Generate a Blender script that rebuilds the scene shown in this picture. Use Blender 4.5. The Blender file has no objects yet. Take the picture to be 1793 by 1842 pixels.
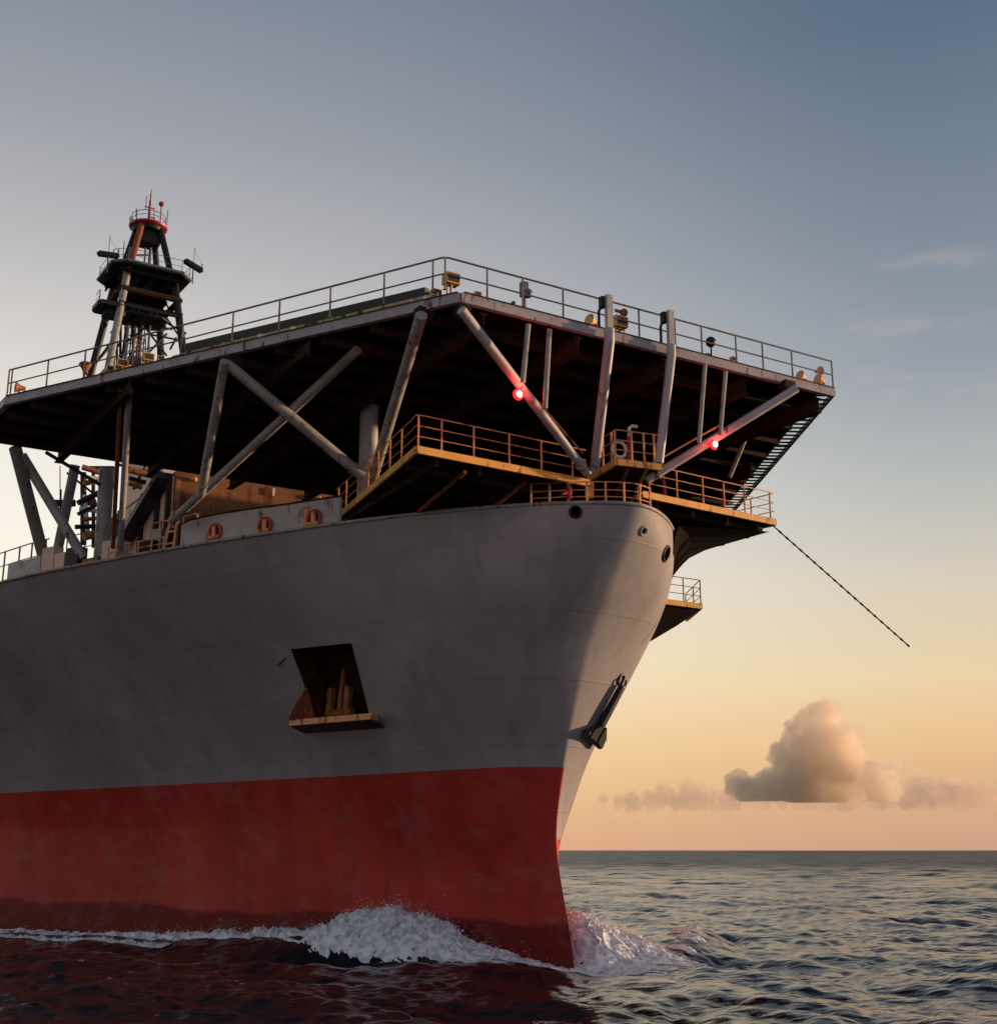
import bpy, math, random
import numpy as np
from mathutils import Vector, noise as mnoise
random.seed(7); rng = np.random.default_rng(11)
R = math.radians
scene = bpy.context.scene

# ------------------------------------------------------------------ camera
F_PX, CX, CY = 2321.0, 896.5, 921.0          # focal length and centre in pixels of a 1793 px wide frame
PITCH = math.atan(609.0/F_PX)
CAM_H = 4.0
cam_d = bpy.data.cameras.new('camera'); cam = bpy.data.objects.new('camera', cam_d)
scene.collection.objects.link(cam); scene.camera = cam
cam.location = (0, 0, CAM_H); cam.rotation_euler = (R(90)+PITCH, 0, 0)
cam_d.sensor_fit = 'HORIZONTAL'; cam_d.sensor_width = 36; cam_d.lens = F_PX/1793*36
cam_d.clip_start = 0.5; cam_d.clip_end = 60000

# ------------------------------------------------------------------ sky and sun (dusk, the sun low behind the ship)
GLOW_AZ = -30.0                              # brightest part of the sky, behind the ship
SUN_AZ, SUN_EL = 72.0, 2.2                   # azimuth from straight ahead (+Y), out of frame to the right
sun_dir = Vector((math.sin(R(SUN_AZ))*math.cos(R(SUN_EL)), math.cos(R(SUN_AZ))*math.cos(R(SUN_EL)), math.sin(R(SUN_EL))))
def lin(r, g, b):
    f = lambda c: (c/255/12.92) if c/255 <= .04045 else ((c/255+.055)/1.055)**2.4
    return (f(r), f(g), f(b), 1)
world = bpy.data.worlds.new('World'); scene.world = world; world.use_nodes = True
nt = world.node_tree; nt.nodes.clear()
def N(t, kind, **kw):
    n = t.nodes.new(kind)
    for k, v in kw.items(): setattr(n, k, v)
    return n
def M(t, op, a, b=None, c=None, clamp=False):
    n = t.nodes.new('ShaderNodeMath'); n.operation = op; n.use_clamp = clamp
    for i, v in enumerate((a, b, c)):
        if v is None: continue
        if isinstance(v, (int, float)): n.inputs[i].default_value = v
        else: t.links.new(v, n.inputs[i])
    return n.outputs[0]
def ramp(t, fac, stops, interp='EASE'):
    n = t.nodes.new('ShaderNodeValToRGB'); cr = n.color_ramp; cr.interpolation = interp
    while len(cr.elements) < len(stops): cr.elements.new(.5)
    for e, (p, c) in zip(cr.elements, stops): e.position = p; e.color = c
    t.links.new(fac, n.inputs[0]); return n.outputs[0]
def mixc(t, fac, a, b, mode='MIX'):
    n = t.nodes.new('ShaderNodeMix'); n.data_type = 'RGBA'; n.blend_type = mode
    for s, v in ((0, fac), (6, a), (7, b)):
        if isinstance(v, (int, float)): n.inputs[s].default_value = v
        elif isinstance(v, tuple): n.inputs[s].default_value = v
        else: t.links.new(v, n.inputs[s])
    return n.outputs[2]
tc = N(nt, 'ShaderNodeTexCoord'); sep = N(nt, 'ShaderNodeSeparateXYZ'); nt.links.new(tc.outputs['Generated'], sep.inputs[0])
X, Y, Z = sep.outputs
elev = M(nt, 'MULTIPLY', M(nt, 'ARCSINE', Z), 180/math.pi/50.0, clamp=True)      # 0..1 over 0..50 degrees
hl = M(nt, 'SQRT', M(nt, 'ADD', M(nt, 'MULTIPLY', X, X), M(nt, 'ADD', M(nt, 'MULTIPLY', Y, Y), 1e-6)))
ca = M(nt, 'DIVIDE', M(nt, 'ADD', M(nt, 'MULTIPLY', X, math.sin(R(GLOW_AZ))), M(nt, 'MULTIPLY', Y, math.cos(R(GLOW_AZ)))), hl)
def st(*l): return [(e/50, lin(*c)) for e, c in l]
warm = ramp(nt, elev, st((0,(232,178,134)), (3,(246,206,150)), (8,(252,236,204)), (12,(252,246,230)), (16,(244,238,228)), (20,(220,215,210)), (25,(188,186,188)), (30,(158,161,169)), (36,(130,139,154)), (50,(66,88,116))), 'LINEAR')
cool = ramp(nt, elev, st((0,(206,160,134)), (2,(216,172,136)), (4.5,(234,192,144)), (7,(234,209,168)), (11,(216,204,186)), (15,(184,187,184)), (20,(150,158,168)), (26,(124,137,152)), (34,(92,111,133)), (50,(56,78,104))), 'LINEAR')
back = ramp(nt, elev, st((0,(172,154,158)), (5,(180,164,168)), (12,(174,168,176)), (25,(148,156,170)), (50,(100,116,140))), 'LINEAR')
m1 = N(nt, 'ShaderNodeMapRange', interpolation_type='SMOOTHSTEP'); nt.links.new(ca, m1.inputs[0]); m1.inputs[1].default_value = .62; m1.inputs[2].default_value = 1.02
m2 = N(nt, 'ShaderNodeMapRange', interpolation_type='SMOOTHSTEP'); nt.links.new(ca, m2.inputs[0]); m2.inputs[1].default_value = -.45; m2.inputs[2].default_value = .55
front = mixc(nt, m1.outputs[0], cool, warm)
skyc = mixc(nt, m2.outputs[0], back, front)
# thin wisps of high cloud
mp = N(nt, 'ShaderNodeMapping'); mp.inputs['Scale'].default_value = (5, 5, 26); mp.inputs['Rotation'].default_value = (0, R(14), 0); nt.links.new(tc.outputs['Generated'], mp.inputs[0])
nz = N(nt, 'ShaderNodeTexNoise'); nz.inputs['Scale'].default_value = 1.6; nz.inputs['Detail'].default_value = 6; nt.links.new(mp.outputs[0], nz.inputs[0])
wm = N(nt, 'ShaderNodeMapRange', interpolation_type='SMOOTHSTEP'); nt.links.new(nz.outputs[0], wm.inputs[0]); wm.inputs[1].default_value = .48; wm.inputs[2].default_value = .66
wd = N(nt, 'ShaderNodeVectorMath', operation='DOT_PRODUCT'); nt.links.new(tc.outputs['Generated'], wd.inputs[0]); wd.inputs[1].default_value = (.316, .876, .366)
wk = N(nt, 'ShaderNodeMapRange', interpolation_type='SMOOTHSTEP'); nt.links.new(wd.outputs['Value'], wk.inputs[0]); wk.inputs[1].default_value = .9978; wk.inputs[2].default_value = .9995
skyc = mixc(nt, M(nt, 'MULTIPLY', M(nt, 'MULTIPLY', wm.outputs[0], wk.outputs[0]), .2), skyc, lin(214,190,178))
bg = N(nt, 'ShaderNodeBackground'); nt.links.new(skyc, bg.inputs[0]); bg.inputs[1].default_value = 1.0
ns = N(nt, 'ShaderNodeTexSky', sky_type='NISHITA', sun_disc=False, sun_elevation=R(SUN_EL), sun_rotation=R(SUN_AZ))
bg2 = N(nt, 'ShaderNodeBackground'); nt.links.new(ns.outputs[0], bg2.inputs[0]); bg2.inputs[1].default_value = .004
ad = N(nt, 'ShaderNodeAddShader'); nt.links.new(bg.outputs[0], ad.inputs[0]); nt.links.new(bg2.outputs[0], ad.inputs[1])
wo = N(nt, 'ShaderNodeOutputWorld'); nt.links.new(ad.outputs[0], wo.inputs[0])
sd = bpy.data.lights.new('sun', 'SUN'); sd.energy = 5.0; sd.angle = R(1.5); sd.color = (1, .62, .36)
sun = bpy.data.objects.new('sun', sd); scene.collection.objects.link(sun); sun.rotation_euler = sun_dir.to_track_quat('Z', 'Y').to_euler()
vs = scene.view_settings; vs.view_transform = 'Standard'; vs.look = 'None'; vs.exposure = 0.0; vs.gamma = 1.0
scene.cycles.max_bounces = 8; scene.cycles.volume_bounces = 6; scene.cycles.use_denoising = True
scene.cycles.caustics_reflective = False

# ------------------------------------------------------------------ ship frame: s aft, t to starboard, z up
AZ = R(-32.4)
AFT = np.array([math.sin(AZ), math.cos(AZ), 0.]); STB = np.array([-math.cos(AZ), math.sin(AZ), 0.])
CAMP = np.array([0, 0, CAM_H])
def ray(px, py):
    u = (px-CX)/F_PX; v = (CY-py)/F_PX
    return np.array([u, math.cos(PITCH)-v*math.sin(PITCH), math.sin(PITCH)+v*math.cos(PITCH)])
_r = ray(1035, 1740); STEM = CAMP+_r*(-CAM_H/_r[2])           # the stem at the waterline
def to_ship(P): d = P-STEM; return Vector((d@AFT, d@STB, P[2]))
def to_world(p): return STEM+p[0]*AFT+p[1]*STB+np.array([0, 0, p[2]])
def PZ(px, py, z): r = ray(px, py); return to_ship(CAMP+r*(z-CAM_H)/r[2])     # measured points on known planes of the ship
def PS(px, py, s): r = ray(px, py); return to_ship(CAMP+r*((s-(CAMP-STEM)@AFT)/(r@AFT)))
def proj(p):
    w = to_world(p); x, y, z = w[0], w[1], w[2]-CAM_H
    d = y*math.cos(PITCH)+z*math.sin(PITCH); return CX+F_PX*x/d, CY-F_PX*(-y*math.sin(PITCH)+z*math.cos(PITCH))/d
V = Vector

# ------------------------------------------------------------------ materials
def new_mat(name):
    m = bpy.data.materials.new(name); m.use_nodes = True; t = m.node_tree
    return m, t, t.nodes['Principled BSDF']
def paint(name, col, rough=.5, wear=.35, rust=0.0, rustcol=(.12,.035,.012,1), scale=1.3, bump=.15, metal=0.0, spec=.5):
    m, t, b = new_mat(name)
    co = N(t, 'ShaderNodeTexCoord')
    n1 = N(t, 'ShaderNodeTexNoise'); n1.inputs['Scale'].default_value = scale; n1.inputs['Detail'].default_value = 9; n1.inputs['Roughness'].default_value = .65
    t.links.new(co.outputs['Object'], n1.inputs[0])
    c = (col[0], col[1], col[2], 1); dk = (col[0]*.45, col[1]*.42, col[2]*.4, 1)
    f = ramp(t, n1.outputs[0], [(.36,(1,1,1,1)), (.66,(0,0,0,1))])
    cc = mixc(t, M(t, 'MULTIPLY', f, wear), c, dk)
    if rust > 0:
        n2 = N(t, 'ShaderNodeTexNoise'); n2.inputs['Scale'].default_value = scale*3.1; n2.inputs['Detail'].default_value = 8
        mp_ = N(t, 'ShaderNodeMapping'); mp_.inputs['Scale'].default_value = (1, 1, .35); t.links.new(co.outputs['Object'], mp_.inputs[0]); t.links.new(mp_.outputs[0], n2.inputs[0])
        rf = ramp(t, n2.outputs[0], [(.62-rust*.25,(0,0,0,1)), (.72-rust*.2,(1,1,1,1))])
        cc = mixc(t, rf, cc, rustcol)
    t.links.new(cc, b.inputs['Base Color'])
    t.links.new(M(t, 'ADD', M(t, 'MULTIPLY', n1.outputs[0], .3), rough-.15), b.inputs['Roughness'])
    b.inputs['Metallic'].default_value = metal; b.inputs['Specular IOR Level'].default_value = spec
    bp = N(t, 'ShaderNodeBump'); bp.inputs['Strength'].default_value = bump; bp.inputs['Distance'].default_value = .02
    t.links.new(n1.outputs[0], bp.inputs['Height']); t.links.new(bp.outputs[0], b.inputs['Normal'])
    return m
MT = {}
MT['grey'] = paint('grey_strut_paint', (.36,.355,.32), .6, .55, .16, scale=1.6)
MT['pale'] = paint('pale_grey_paint', (.42,.42,.42), .5, .4, .15, scale=.8)
MT['fascia'] = paint('deck_edge_paint', (.36,.34,.36), .5, .4, .2)
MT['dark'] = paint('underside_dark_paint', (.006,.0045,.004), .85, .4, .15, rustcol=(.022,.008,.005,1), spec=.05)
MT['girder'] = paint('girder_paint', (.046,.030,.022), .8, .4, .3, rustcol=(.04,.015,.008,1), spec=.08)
MT['black'] = paint('black_steel', (.012,.012,.014), .5, .3, spec=.3)
MT['rail'] = paint('dark_rail_paint', (.27,.23,.18), .5, .4, .3)
MT['yellow'] = paint('yellow_paint', (.84,.48,.09), .55, .35, .25, rustcol=(.3,.1,.03,1))
MT['orange'] = paint('orange_rail_paint', (.85,.40,.16), .55, .35, .25, rustcol=(.25,.07,.03,1))
MT['orangered'] = paint('orange_red_paint', (.50,.07,.03), .5, .5, .3)
MT['red'] = paint('red_paint', (.38,.02,.025), .45, .3)
MT['brown'] = paint('brown_house_paint', (.26,.11,.04), .7, .6, .3, scale=.5, spec=.2)
MT['cream'] = paint('cream_panel_paint', (.74,.54,.43), .6, .35, .1, scale=.5)
MT['rust'] = paint('rusty_steel', (.30,.085,.03), .75, .7, .5, scale=2.2, bump=.5)
MT['ochre'] = paint('ochre_anchor_paint', (.36,.13,.025), .6, .6, .45, scale=2)
MT['olive'] = paint('olive_pipe_paint', (.50,.42,.16), .45, .5, .2)
MT['net'] = paint('dark_tray_paint', (.03,.035,.025), .6, .4)
MT['white'] = paint('white_paint', (.78,.76,.70), .45, .2)
MT['bluegrey'] = paint('blue_grey_paint', (.12,.14,.18), .5, .4)
def glow(name, col, e):
    m, t, b = new_mat(name); b.inputs['Base Color'].default_value = (*col, 1); b.inputs['Emission Color'].default_value = (*col, 1); b.inputs['Emission Strength'].default_value = e; return m
MT['lamp'] = glow('red_lamp_glow', (1, .22, .18), 26); MT['lampring'] = glow('red_lens_halo', (1, .03, .03), 1.1)
MT['glassdark'] = paint('dark_lens', (.05,.045,.04), .15, .2, bump=0)

# hull: grey above, red boot topping, plate seams, dirt
def hull_mat():
    m, t, b = new_mat('hull_paint')
    co = N(t, 'ShaderNodeTexCoord'); sp = N(t, 'ShaderNodeSeparateXYZ'); t.links.new(co.outputs['Object'], sp.inputs[0])
    s_, t_, z_ = sp.outputs
    def noise(sc, det, scale3=(1,1,1), rough=.6):
        mp_ = N(t, 'ShaderNodeMapping'); mp_.inputs['Scale'].default_value = scale3; t.links.new(co.outputs['Object'], mp_.inputs[0])
        n = N(t, 'ShaderNodeTexNoise'); n.inputs['Scale'].default_value = sc; n.inputs['Detail'].default_value = det; n.inputs['Roughness'].default_value = rough
        t.links.new(mp_.outputs[0], n.inputs[0]); return n.outputs[0]
    big = noise(.16, 5); fine = noise(1.2, 10); streak = noise(.8, 8, (1, 1, .12)); speck = noise(9, 6)
    grey = mixc(t, ramp(t, big, [(.38,(0,0,0,1)), (.62,(1,1,1,1))]), (.278,.272,.276,1), (.35,.346,.35,1))
    grey = mixc(t, M(t, 'MULTIPLY', ramp(t, streak, [(.46,(0,0,0,1)), (.72,(1,1,1,1))]), .28), grey, (.135,.115,.105,1))
    grey = mixc(t, M(t, 'MULTIPLY', ramp(t, fine, [(.58,(0,0,0,1)), (.68,(1,1,1,1))]), .22), grey, (.36,.34,.33,1))
    red = mixc(t, ramp(t, big, [(.38,(0,0,0,1)), (.62,(1,1,1,1))]), (.40,.034,.024,1), (.50,.052,.038,1))
    red = mixc(t, M(t, 'MULTIPLY', ramp(t, streak, [(.45,(0,0,0,1)), (.7,(1,1,1,1))]), .4), red, (.22,.022,.018,1))
    red = mixc(t, M(t, 'MULTIPLY', ramp(t, fine, [(.56,(0,0,0,1)), (.66,(1,1,1,1))]), .2), red, (.46,.09,.07,1))
    # wet, darker band just above the water
    wl = M(t, 'ADD', z_, M(t, 'MULTIPLY', noise(.25, 3), -1.0))
    wet = N(t, 'ShaderNodeMapRange'); t.links.new(wl, wet.inputs[0]); wet.inputs[1].default_value = 1.05; wet.inputs[2].default_value = .85
    red = mixc(t, M(t, 'MULTIPLY', wet.outputs[0], .88), red, (.13,.006,.006,1))
    # paint line: 7 m above the water to starboard, dropped to port, where grey imitates sky glare on the red
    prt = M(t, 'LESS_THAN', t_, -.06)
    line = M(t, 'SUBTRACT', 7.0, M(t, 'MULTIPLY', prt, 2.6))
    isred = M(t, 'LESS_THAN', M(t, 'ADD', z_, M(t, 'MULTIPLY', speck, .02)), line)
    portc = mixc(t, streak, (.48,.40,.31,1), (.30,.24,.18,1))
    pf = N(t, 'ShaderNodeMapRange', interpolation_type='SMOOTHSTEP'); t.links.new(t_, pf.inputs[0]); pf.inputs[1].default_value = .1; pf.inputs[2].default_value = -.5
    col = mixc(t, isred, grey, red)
    # rust weeps
    weep = noise(1.1, 9, (1, 1, .06), .7)
    wf = ramp(t, weep, [(.66,(0,0,0,1)), (.74,(1,1,1,1))])
    col = mixc(t, M(t, 'MULTIPLY', wf, .35), col, (.14,.055,.03,1))
    HULLCOL = col
    b.inputs['Roughness'].default_value = .36
    t.links.new(M(t, 'ADD', .42, M(t, 'MULTIPLY', fine, .25)), b.inputs['Roughness']); b.inputs['Specular IOR Level'].default_value = .14
    # plating: welded seams and slight dishing of the plates
    def seam(v, per, off, w):
        fr = M(t, 'FRACT', M(t, 'ADD', M(t, 'DIVIDE', v, per), off)); d = M(t, 'ABSOLUTE', M(t, 'SUBTRACT', fr, .5))
        n = N(t, 'ShaderNodeMapRange', interpolation_type='SMOOTHSTEP'); t.links.new(d, n.inputs[0]); n.inputs[1].default_value = 0; n.inputs[2].default_value = w/per; n.inputs[3].default_value = 1; n.inputs[4].default_value = 0
        return n.outputs[0]
    hs = seam(z_, 2.35, .2, .05); rowi = M(t, 'FLOOR', M(t, 'ADD', M(t, 'DIVIDE', z_, 2.35), .7))
    vs_ = seam(M(t, 'ADD', s_, M(t, 'MULTIPLY', rowi, 3.7)), 9.0, .1, .05)
    sm = M(t, 'MAXIMUM', hs, vs_)
    patch = noise(.5, 7, (1,1,1.6), .7); HULLCOL = mixc(t, M(t, 'MULTIPLY', ramp(t, patch, [(.50,(0,0,0,1)), (.60,(1,1,1,1))]), .13), HULLCOL, (.30,.24,.22,1))
    HULLCOL = mixc(t, M(t, 'MULTIPLY', sm, .14), HULLCOL, (.10,.075,.065,1)); t.links.new(HULLCOL, b.inputs['Base Color'])
    fr2 = M(t, 'SINE', M(t, 'MULTIPLY', s_, 2*math.pi/.8)); dish = noise(.9, 2)
    h = M(t, 'ADD', M(t, 'MULTIPLY', sm, .38), M(t, 'ADD', M(t, 'MULTIPLY', fr2, .03), M(t, 'ADD', M(t, 'MULTIPLY', dish, 1.3), M(t, 'MULTIPLY', fine, .10))))
    bp = N(t, 'ShaderNodeBump'); bp.inputs['Strength'].default_value = .45; bp.inputs['Distance'].default_value = .03
    t.links.new(h, bp.inputs['Height']); t.links.new(bp.outputs[0], b.inputs['Normal'])
    return m
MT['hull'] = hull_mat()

# ------------------------------------------------------------------ mesh helpers
class MB:
    def __init__(s): s.v = []; s.f = []
    def add(s, vs_, fs):
        o = len(s.v); s.v += [tuple(p) for p in vs_]; s.f += [tuple(i+o for i in f) for f in fs]; return s
    def box(s, c, u, v, w):
        c, u, v, w = V(c), V(u), V(v), V(w)
        p = [c+a*u+b*v+d*w for a in (-1,1) for b in (-1,1) for d in (-1,1)]
        return s.add(p, [(0,1,3,2),(4,6,7,5),(0,4,5,1),(2,3,7,6),(0,2,6,4),(1,5,7,3)])
    def abox(s, a, b):
        c = [(x+y)/2 for x, y in zip(a, b)]; h = [abs(y-x)/2 for x, y in zip(a, b)]
        return s.box(c, (h[0],0,0), (0,h[1],0), (0,0,h[2]))
    def plank(s, a, b, w, h, up=(0,0,1)):
        a, b = V(a), V(b); d = (b-a); L = d.length/2; d.normalize(); up = V(up)
        side = d.cross(up).normalized(); up2 = side.cross(d).normalized()
        return s.box((a+b)/2, d*L, side*w/2, up2*h/2)
    def beam(s, a, b, w, h, tf=.03):       # an I section
        a, b = V(a), V(b); d = (b-a).normalized(); side = d.cross(V((0,0,1))).normalized(); up = side.cross(d)
        s.plank(a, b, tf, h-2*tf-.004)
        s.plank(a+up*(h-tf)/2, b+up*(h-tf)/2, w, tf); s.plank(a-up*(h-tf)/2, b-up*(h-tf)/2, w, tf); return s
    def tube(s, a, b, r, n=12, r2=None, cap=True):
        a, b = V(a), V(b); d = (b-a).normalized(); r2 = r if r2 is None else r2
        u = d.cross(V((0,0,1)) if abs(d.z) < .95 else V((1,0,0))).normalized(); w = d.cross(u)
        p = [a+(u*math.cos(k)+w*math.sin(k))*r for k in [2*math.pi*i/n for i in range(n)]]
        p += [b+(u*math.cos(k)+w*math.sin(k))*r2 for k in [2*math.pi*i/n for i in range(n)]]
        f = [(i, (i+1) % n, n+(i+1) % n, n+i) for i in range(n)]
        if cap: f += [tuple(range(n-1,-1,-1)), tuple(range(n, 2*n))]
        return s.add(p, f)
    def pipe(s, pts, r, n=8):
        pts = [V(p) for p in pts]; rings = []; prev = None
        for i, p in enumerate(pts):
            d = (pts[min(i+1, len(pts)-1)]-pts[max(i-1, 0)]).normalized()
            if prev is None: u = d.cross(V((0,0,1)) if abs(d.z) < .95 else V((1,0,0))).normalized()
            else: u = (prev-d*prev.dot(d)).normalized()
            prev = u; w = d.cross(u)
            rings += [p+(u*math.cos(k)+w*math.sin(k))*r for k in [2*math.pi*j/n for j in range(n)]]
        f = [(i*n+j, i*n+(j+1) % n, (i+1)*n+(j+1) % n, (i+1)*n+j) for i in range(len(pts)-1) for j in range(n)]
        f += [tuple(range(n-1,-1,-1)), tuple(range((len(pts)-1)*n, len(pts)*n))]
        return s.add(rings, f)
    def prism(s, poly, z0, z1):
        n = len(poly); p = [(q[0], q[1], z0) for q in poly]+[(q[0], q[1], z1) for q in poly]
        return s.add(p, [tuple(range(n-1,-1,-1)), tuple(range(n, 2*n))]+[(i, (i+1) % n, n+(i+1) % n, n+i) for i in range(n)])
    def ball(s, c, r, sc=(1,1,1), n=10, m=7):
        c = V(c); p = []; f = []
        for i in range(m+1):
            th = math.pi*i/m
            for j in range(n):
                ph = 2*math.pi*j/n; p.append(c+V((math.sin(th)*math.cos(ph)*r*sc[0], math.sin(th)*math.sin(ph)*r*sc[1], math.cos(th)*r*sc[2])))
        for i in range(m):
            for j in range(n): f.append((i*n+j, (i+1)*n+j, (i+1)*n+(j+1) % n, i*n+(j+1) % n))
        return s.add(p, f)
    def lathe(s, c, axis, prof, n=20):     # prof: (distance along the axis, radius)
        c = V(c); d = V(axis).normalized(); u = d.cross(V((0,0,1)) if abs(d.z) < .95 else V((1,0,0))).normalized(); w = d.cross(u)
        p = [c+d*a+(u*math.cos(2*math.pi*j/n)+w*math.sin(2*math.pi*j/n))*r for a, r in prof for j in range(n)]
        k = len(prof); f = [(i*n+j, i*n+(j+1) % n, (i+1)*n+(j+1) % n, (i+1)*n+j) for i in range(k-1) for j in range(n)]
        return s.add(p, f)
    def torus(s, c, axis, R_, r, n=24, m=8, stretch=None):
        c = V(c); d = V(axis).normalized(); u = d.cross(V((0,0,1)) if abs(d.z) < .95 else V((1,0,0))).normalized(); w = d.cross(u)
        sx = 1 if stretch is None else stretch; p = []
        for i in range(n):
            a = 2*math.pi*i/n; e = u*math.cos(a)*sx+w*math.sin(a); en = e.normalized()
            for j in range(m):
                q = 2*math.pi*j/m; p.append(c+e*R_+en*math.cos(q)*r+d*math.sin(q)*r)
        f = [(i*m+j, ((i+1) % n)*m+j, ((i+1) % n)*m+(j+1) % m, i*m+(j+1) % m) for i in range(n) for j in range(m)]
        return s.add(p, f)
    def build(s, name, mat, parent=None, smooth=True):
        me = bpy.data.meshes.new(name); me.from_pydata(s.v, [], s.f)
        me.materials.append(MT[mat] if isinstance(mat, str) else mat)
        if smooth:
            me.shade_smooth()
            try: me.set_sharp_from_angle(angle=R(35))
            except Exception: pass
        me.validate()
        o = bpy.data.objects.new(name, me); scene.collection.objects.link(o)
        if parent is not None: o.parent = parent
        return o
def tag(o, label=None, cat=None, group=None, kind=None):
    for k, v in (('label', label), ('category', cat), ('group', group), ('kind', kind)):
        if v: o[k] = v
    return o
def ship_frame(name, off=(0,0,0)):
    e = bpy.data.objects.new(name, None); scene.collection.objects.link(e)
    e.location = to_world(off); e.rotation_euler = (0, 0, math.atan2(AFT[1], AFT[0])); return e

SHIP = ship_frame('drillship')
tag(SHIP, 'large grey drillship with a red lower hull and a helideck over its bow, at sea', 'ship')

# ------------------------------------------------------------------ hull form
SZ = [-3,0,1.67,3.8,4.4,5.6,7.2,8.8,10.6,11.9,13.5,15.2,16]
SS = [.3,0,.47,1.1,1.19,.99,.55,-.05,-.75,-1.45,-2.7,-4,-4.3]
AZZ = [-3,3.8,4.4,5,5.5,6,6.5,7,8,9,10,11,12,13,14,15,16]
AA = [0,.1,.95,1.35,1.5,1.65,1.7,1.8,2.05,2.5,2.8,2.97,3.02,2.75,2.15,1.0,-.15]
# smooth resampling of the stem profile and nose fullness
def smooth_tab(zs, vals, k=.45):
    zs = list(zs)+[18]; vals = list(vals)+[vals[-1]+(vals[-1]-vals[-2])/(zs[-2]-zs[-3])*2]
    zz = np.arange(-3, 18.01, .1); v = np.interp(zz, zs, vals); w = np.exp(-.5*((zz[:,None]-zz[None,:])/k)**2); w /= w.sum(1, keepdims=True)
    return zz, w@v
_zs, _ss = smooth_tab(SZ, SS, .6); _za, _aa = smooth_tab(AZZ, AA, .75)
def stem(z): return np.interp(z, _zs, _ss)
def half(s, z):
    x = np.maximum(s-stem(z), 0); g = np.clip((np.asarray(z)-5)/11, 0, 1)**1.45
    b = .345*x*(1-g)+2.15*x**.62*g+.93*np.interp(z, _za, _aa)*(1-np.exp(-x/.62))*np.exp(-x/9)
    lim = 19.5                                 # parallel body further aft
    return np.where(b > 15, 15+(lim-15)*(1-np.exp(-(b-15)/(lim-15))), b)
def hull_hit(px, py, side=1):
    r = ray(px, py)
    best = None; prev = None
    for k in np.arange(30, 130, .05):
        P = to_ship(CAMP+r*k)
        if P.z > 16.2 or P.z < -1: continue
        d = side*P.y-float(half(P.x, P.z)) if P.x > stem(P.z) else 1
        if prev is not None and d < 0 <= prev: return P
        prev = d
    return None
def hull_normal(P, side=1):
    e = .05; f = lambda s, z: float(half(s, z))
    ds = (f(P.x+e, P.z)-f(P.x-e, P.z))/(2*e); dz = (f(P.x, P.z+e)-f(P.x, P.z-e))/(2*e)
    return V((-ds, side*1.0, -dz)).normalized()
def build_hull():
    zs = np.concatenate([np.arange(-3, 4, .5), np.arange(4, 16.01, .2)])
    zs[-1] = 16.0
    xs = np.concatenate([[0], np.geomspace(.015, 24, 64), np.linspace(26, 125, 34)])
    K = len(xs); mb = MB(); rings = []
    for z in zs:
        s0 = float(stem(z)); sa = s0+xs; sa[-1] = 120
        b = half(sa, z)
        rg = [(sa[i], b[i], z) for i in range(K-1, 0, -1)]+[(s0, 0, z)]+[(sa[i], -b[i], z) for i in range(1, K)]
        rings.append(rg)
    n = 2*K-1; nz_ = len(zs)
    mb.v = [p for rg in rings for p in rg]
    for i in range(nz_-1):
        for j in range(n-1): mb.f.append((i*n+j, i*n+j+1, (i+1)*n+j+1, (i+1)*n+j))
        mb.f.append((i*n+n-1, i*n, (i+1)*n, (i+1)*n+n-1))
    for base, flip in ((0, True), ((nz_-1)*n, False)):
        for i in range(K-1):
            a, b_, c, d = base+i, base+i+1, base+n-2-i, base+n-1-i
            f = (a, b_, c, d) if b_ != c else (a, b_, d)
            mb.f.append(f if not flip else f[::-1])
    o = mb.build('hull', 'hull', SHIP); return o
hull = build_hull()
import bmesh
bm = bmesh.new(); bm.from_mesh(hull.data); bmesh.ops.recalc_face_normals(bm, faces=bm.faces); bm.to_mesh(hull.data); bm.free()

# anchor pocket cut into the starboard bow
PK = [hull_hit(*q) for q in ((523,1168), (633,1157), (668,1297), (572,1302))]
pn = hull_normal(sum(PK, V())/4); pn_in = -V((pn.x, pn.y, 0)).normalized()
def cutter(pts, out, deep, dirv):
    mb = MB(); n = len(pts); a = [p-dirv*out for p in pts]; b = [p+dirv*deep for p in pts]
    mb.add(a+b, [tuple(range(n)), tuple(range(2*n-1, n-1, -1))]+[(i, n+i, n+(i+1) % n, (i+1) % n) for i in range(n)])
    o = mb.build('cutter', 'brown', SHIP, smooth=False)
    b_ = bmesh.new(); b_.from_mesh(o.data); bmesh.ops.recalc_face_normals(b_, faces=b_.faces); b_.to_mesh(o.data); b_.free(); return o
cuts = [cutter(PK, 1.2, 1.7, pn_in)]
MT['pocket'] = paint('pocket_dark_paint', (.05,.022,.012), .8, .6, .3, spec=.1)
# round fairlead openings
FAIR = []
for (px, py, side, rr, st_) in ((1035, 921, 1, .17, 1.4), (1157, 955, -1, .13, 1.0), (1198, 996, -1, .26, 1.0)):
    P = hull_hit(px, py, 1) or hull_hit(px, py, -1)
    if side == -1:
        Q = hull_hit(px, py, -1); P = Q or P
    sd_ = 1 if P.y > 0 else -1
    nn = hull_normal(P, sd_); FAIR.append((P, nn, rr, st_))
    mb = MB(); mb.tube(P+nn*.4, P-nn*.7, rr, 20); c = mb.build('cutter', 'pocket', SHIP, smooth=False)
    b_ = bmesh.new(); b_.from_mesh(c.data); bmesh.ops.recalc_face_normals(b_, faces=b_.faces); b_.to_mesh(c.data); b_.free(); cuts.append(c)
for c in cuts[:1]: c.data.materials.clear(); c.data.materials.append(MT['pocket'])
for c in cuts:
    md = hull.modifiers.new('cut', 'BOOLEAN'); md.operation = 'DIFFERENCE'; md.solver = 'EXACT'; md.object = c
    try: md.material_mode = 'TRANSFER'
    except Exception: pass
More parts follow.
